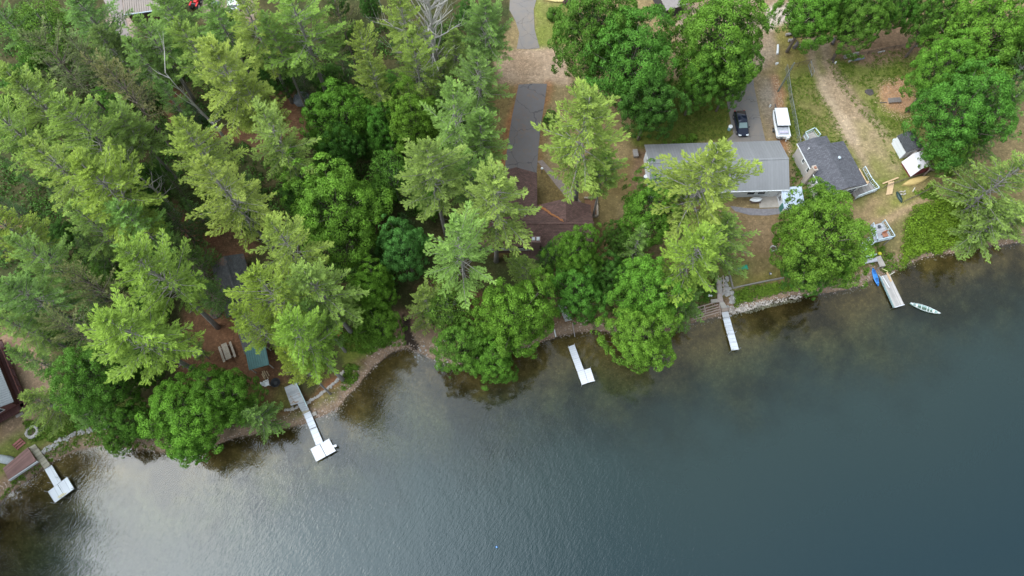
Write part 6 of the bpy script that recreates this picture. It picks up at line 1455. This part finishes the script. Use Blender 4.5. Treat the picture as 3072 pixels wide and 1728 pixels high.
car('white pickup truck at the top edge among pines', None, (700, -22), (706, 34), WHITE, 'pickup_truck', 'truck', 5.2, 1.95, pickup=True)
for i, (x0, y0, x1, y1, c, lb) in enumerate(((672,60,690,85,(.6,.5,.45),'pale board pile below the white pickup'), (640,55,655,45,(.05,.12,.10),'dark green tarp bundle left of the white pickup'), (728,10,742,30,(.5,.4,.36),'pale scrap boards right of the white pickup'), (640,8,655,12,(.15,.17,.2),'dark cart between the tractor and the white pickup'))):
    a = G(x0, y0); b = G(x1, y1); mb = MB()
    for k in range(5): o_ = Vector((random.uniform(-.7, .7), random.uniform(-.5, .5), .12 + .08 * k)); mb.bar(a + o_, b + o_ * .7 + Vector((0, 0, .1)), random.uniform(.2, .5), .07)
    tag(mb.build(('board_pile', 'tarp_bundle', 'scrap_boards', 'garden_cart')[i], mat('scrap%d' % i, c, .7, .2)), lb, ('boards', 'tarp', 'boards', 'cart')[i])
a = ppz(1999, 30, 4.8); t = thing('small_outbuilding', 'small grey brown roofed outbuilding at the top edge between two maples', 'shed', (a.x, a.y, 2.3), rz=R(20))
mb = MB(); roof_planes(mb, 0, 4, 0, 5, 2.4, 3.2); lpart(mb, 'roof', mat('grey_brown_roof', (.30, .26, .24), .8, .12), t); mb = walls(MB(), .2, 3.8, .2, 4.9, -.4, 2.35); lpart(mb, 'wall', mat('dark_wall', (.05, .045, .045), .8), t)
a = G(1672, 3); t = thing('kayak_hull', 'yellow kayak cut by the top edge beside the cracked road', 'kayak', a, rz=R(-4)); secs = []
for i in range(13): x = -1 + i / 6; w_ = .4 * max(.05, 1 - abs(x) ** 2.5); secs.append([(x * 2.3, w_ * math.cos(k * math.pi / 6), .2 + .2 * math.sin(k * math.pi / 6)) for k in range(12)])
mb = MB(); mb.loft(secs); lpart(mb, 'hull', mat('yellow_kayak', (.62, .50, .22), .5), t, smooth=True)
def shrub(label, x, y, r, h, c, n=16, name='shrub', hollow=0.0, material=None):
    g = G(x, y); t = thing(name, label, 'shrub', g); C = []; F = []; Nn = []; T = []
    for i in range(n):
        a_ = random.uniform(0, 6.283); q_ = random.uniform(hollow, .8); cc = np.array([math.cos(a_) * r * q_, math.sin(a_) * r * q_, h * random.uniform(.35, .75)]); m_ = 110
        dd = rdir(m_); C.append(cc + dd * np.array([r * .38, r * .38, h * .3])); Nn.append(dd + np.array([0, 0, .5])); F.append(rng.normal(size=(m_, 3))); T.append(.35 + .3 * dd[:, 2] + rng.normal(0, .1, m_))
    me = leaf_mesh('foliage', np.concatenate(C), np.concatenate(F), np.concatenate(Nn), np.full(n * 110, .2), np.full(n * 110, .14), np.concatenate(T), material or M_LEAF)
    o = bpy.data.objects.new('foliage', me); COL.objects.link(o); o.parent = t; o.color = c
    mb = MB(); mb.tube([(0, 0, -.1), (0, 0, h * .5)], .06, 6); lpart(mb, 'stem', M_BARK, t)
shrub('round green shrub with hollow centre on the lawn beside the road', 1661, 52, 1.35, 1.5, (.9, .9, 1, 1), 26, hollow=.6)
shrub('purple leaved shrub at the top edge beside the yellow kayak', 1702, 16, 1.0, 1.6, (1, 1, 1, 1), 14, material=leaf_mat('purple_leaves', (.03, .01, .02), (.16, .06, .10), .1))
shrub('low green shrub at the back wall of the grey metal building, left one', 2045, 421, .7, .8, (1.1, 1, 1, 1), 9)
shrub('low green shrub at the back wall of the grey metal building, right one', 2078, 416, .8, .9, (1.15, 1, 1, 1), 9)
# gravel drive stones and a boulder in the woods
g = G(908, 302); mb = MB(); mb.ball(g + Vector((0, 0, .4)), 1.5, 12, 6, .45, .1); tag(mb.build('boulder', mat('wood_boulder', (.20, .21, .22), .9, .2, 2)), 'big grey boulder beside the pine trunk in the upper forest', 'boulder')

# ------------------------------------------------------------------ chairs and fireplace by the slate house
def lounge(label, x, y, rz_, m, cat='chair', nm='lawn_chair', grp=None):
    g = G(x, y); t = thing(nm, label, cat, g, grp, rz=rz_)
    mb = MB(); mb.box((0, 0, .36), (.6, .6, .06)); lpart(mb, 'seat', m, t)
    mb = MB(); mb.add([(-.28, .27, .36), (.28, .27, .36), (.28, .62, 1.05), (-.28, .62, 1.05), (-.28, .33, .36), (.28, .33, .36), (.28, .68, 1.05), (-.28, .68, 1.05)], [(0, 1, 2, 3), (7, 6, 5, 4), (0, 4, 5, 1), (1, 5, 6, 2), (2, 6, 7, 3), (3, 7, 4, 0)]); lpart(mb, 'backrest', m, t)
    for s in (-1, 1):
        mb = MB(); mb.box((s * .36, .02, .58), (.14, .75, .04)); lpart(mb, 'armrest', m, t)
        for y_ in (-.28, .28): mb = MB(); mb.bar((s * .33, y_, 0), (s * .33, y_, .56), .06, .06); lpart(mb, 'leg', m, t)
lounge('white plastic lawn chair beside the black fire bowl', 803, 1152, R(110), WHITE)
lounge('red lawn chair under the pines above the grassy mound', 1022, 980, R(-40), mat('red_chair', (.45, .09, .06), .6))
lounge('blue lawn chair next to the red lawn chair', 1010, 996, R(20), mat('blue_chair', (.12, .30, .50), .6))
lounge('bright red low chair nearest the grassy mound', 1016, 1004, R(60), mat('scarlet_chair', (.70, .05, .04), .6))
g = G(980, 1010); mb = MB(); mb.ball(g + Vector((0, 0, .15)), .5, 9, 5, .5, .12); tag(mb.build('boulder', STONE), 'grey boulder left of the coloured lawn chairs', 'boulder')
g = G(829, 1150); t = thing('fire_bowl', 'black round fire bowl beside the white lawn chair', 'fire bowl', g); mb = MB(); secs = []
for rr_, zz in ((.35, .1), (.62, .35), (.68, .5), (.6, .48), (.3, .25)): secs.append([(math.cos(6.283 * i / 20) * rr_, math.sin(6.283 * i / 20) * rr_, zz) for i in range(20)])
mb.loft(secs); lpart(mb, 'bowl', mat('black_iron', (.012, .012, .014), .6), t)
for i in range(3): mb = MB(); a_ = i * 2.09; mb.bar((.4 * math.cos(a_), .4 * math.sin(a_), .2), (.55 * math.cos(a_), .55 * math.sin(a_), 0), .05, .05); lpart(mb, 'leg', STEEL, t)
g = G(799, 1127); t = thing('firewood_pile', 'small split firewood pile behind the white lawn chair', 'firewood', g)
for i in range(9): mb = MB(); o_ = Vector((random.uniform(-.4, .4), random.uniform(-.3, .3), .1 + .08 * (i // 3))); mb.tube([o_ + Vector((-.25, .35, 0)), o_ + Vector((.25, -.35, 0))], .07, 6); lpart(mb, 'split_log', mat('split_wood', (.48, .36, .22), .85, .2), t)
g = G(598, 1063); t = thing('covered_grill', 'white cloth covered grill beside the small pine by the picnic table', 'grill', g, rz=.7)
mb = MB(); mb.loft([[(x * k, y * k * .6, z_) for x, y in ((-.7, -.5), (.7, -.5), (.7, .5), (-.7, .5))] for k, z_ in ((1.05, .1), (1, .6), (.9, 1.0), (.5, 1.08))]); lpart(mb, 'cover', mat('cloth_cover', (.68, .66, .66), .8, .1), t, bevel=.05)

bx_, by_ = P(1490, 1641, 0); t = thing('buoy', 'tiny blue buoy alone on open water near the lower middle', 'buoy', (bx_, by_, -.05)); mb = MB(); mb.ball((0, 0, .05), .14, 10, 6); lpart(mb, 'float', BLUEK, t, smooth=True)
mb = MB(); mb.tube([(0, 0, .3), (0, 0, .42)], .05, 6); lpart(mb, 'ring', WHITE, t)
# ------------------------------------------------------------------ daylight: overcast sky brightest around a veiled sun
sun_dir = Vector((-.63, -.06, .775)).normalized()
el = math.asin(sun_dir.z)
w = bpy.data.worlds.new('World'); SC.world = w; w.use_nodes = True; nt = w.node_tree; nt.nodes.clear()
out = N(nt, 'ShaderNodeOutputWorld'); bg = N(nt, 'ShaderNodeBackground'); bg.inputs['Strength'].default_value = .1
sky = N(nt, 'ShaderNodeTexSky', sky_type='NISHITA'); sky.sun_disc = False; sky.sun_elevation = el; sky.sun_rotation = math.atan2(sun_dir.x, sun_dir.y); sky.air_density = 1.3; sky.dust_density = 3.0
tc = N(nt, 'ShaderNodeTexCoord')
dt = N(nt, 'ShaderNodeVectorMath', operation='DOT_PRODUCT'); nm = N(nt, 'ShaderNodeVectorMath', operation='NORMALIZE'); L(nt, tc.outputs['Generated'], nm.inputs[0]); L(nt, nm.outputs[0], dt.inputs[0]); dt.inputs[1].default_value = sun_dir
mr = N(nt, 'ShaderNodeMapRange', interpolation_type='SMOOTHERSTEP'); mr.inputs['From Min'].default_value = .62; mr.inputs['From Max'].default_value = 1.0; mr.inputs['To Max'].default_value = 1; L(nt, dt.outputs['Value'], mr.inputs['Value'])
cn = N(nt, 'ShaderNodeTexNoise'); cn.inputs['Scale'].default_value = 2.2; cn.inputs['Detail'].default_value = 5; L(nt, nm.outputs[0], cn.inputs['Vector'])
cr = N(nt, 'ShaderNodeMapRange'); cr.inputs['From Min'].default_value = .3; cr.inputs['From Max'].default_value = .7; cr.inputs['To Min'].default_value = 7.2; cr.inputs['To Max'].default_value = 10.6; L(nt, cn.outputs['Fac'], cr.inputs['Value'])
au = N(nt, 'ShaderNodeMath', operation='MULTIPLY_ADD'); L(nt, mr.outputs[0], au.inputs[0]); au.inputs[1].default_value = 50.0; L(nt, cr.outputs[0], au.inputs[2])
cc = N(nt, 'ShaderNodeVectorMath', operation='SCALE'); cc.inputs[0].default_value = (.86, .99, 1.12); L(nt, au.outputs[0], cc.inputs['Scale'])
mx = N(nt, 'ShaderNodeMix', data_type='RGBA'); mx.inputs['Factor'].default_value = .8; L(nt, sky.outputs[0], mx.inputs['A']); L(nt, cc.outputs[0], mx.inputs['B'])
L(nt, mx.outputs['Result'], bg.inputs['Color']); L(nt, bg.outputs[0], out.inputs[0])
sl = bpy.data.lights.new('sun', 'SUN'); sl.energy = 1.5; sl.angle = R(42); sl.color = (1, .95, .86)
so = bpy.data.objects.new('sun', sl); COL.objects.link(so); so.rotation_euler = sun_dir.to_track_quat('Z', 'Y').to_euler(); so.location = (-40, 0, 90)

cam = bpy.data.cameras.new('camera'); co = bpy.data.objects.new('camera', cam); COL.objects.link(co)
co.location = (0, 0, CAMH); co.rotation_euler = (TILT, 0, 0); cam.sensor_width = 36; cam.lens = FPX / 3072 * 36; cam.clip_end = 8000; cam.clip_start = 1
SC.camera = co
SC.view_settings.view_transform = 'Standard'; SC.view_settings.look = 'None'; SC.view_settings.exposure = 0
SC.render.engine = 'CYCLES'; SC.cycles.max_bounces = 6; SC.cycles.diffuse_bounces = 3; SC.cycles.glossy_bounces = 3; SC.cycles.transparent_max_bounces = 10; SC.cycles.transmission_bounces = 3
SC.cycles.caustics_reflective = False; SC.cycles.caustics_refractive = False; SC.cycles.sample_clamp_indirect = 6
SC.cycles.use_denoising = True
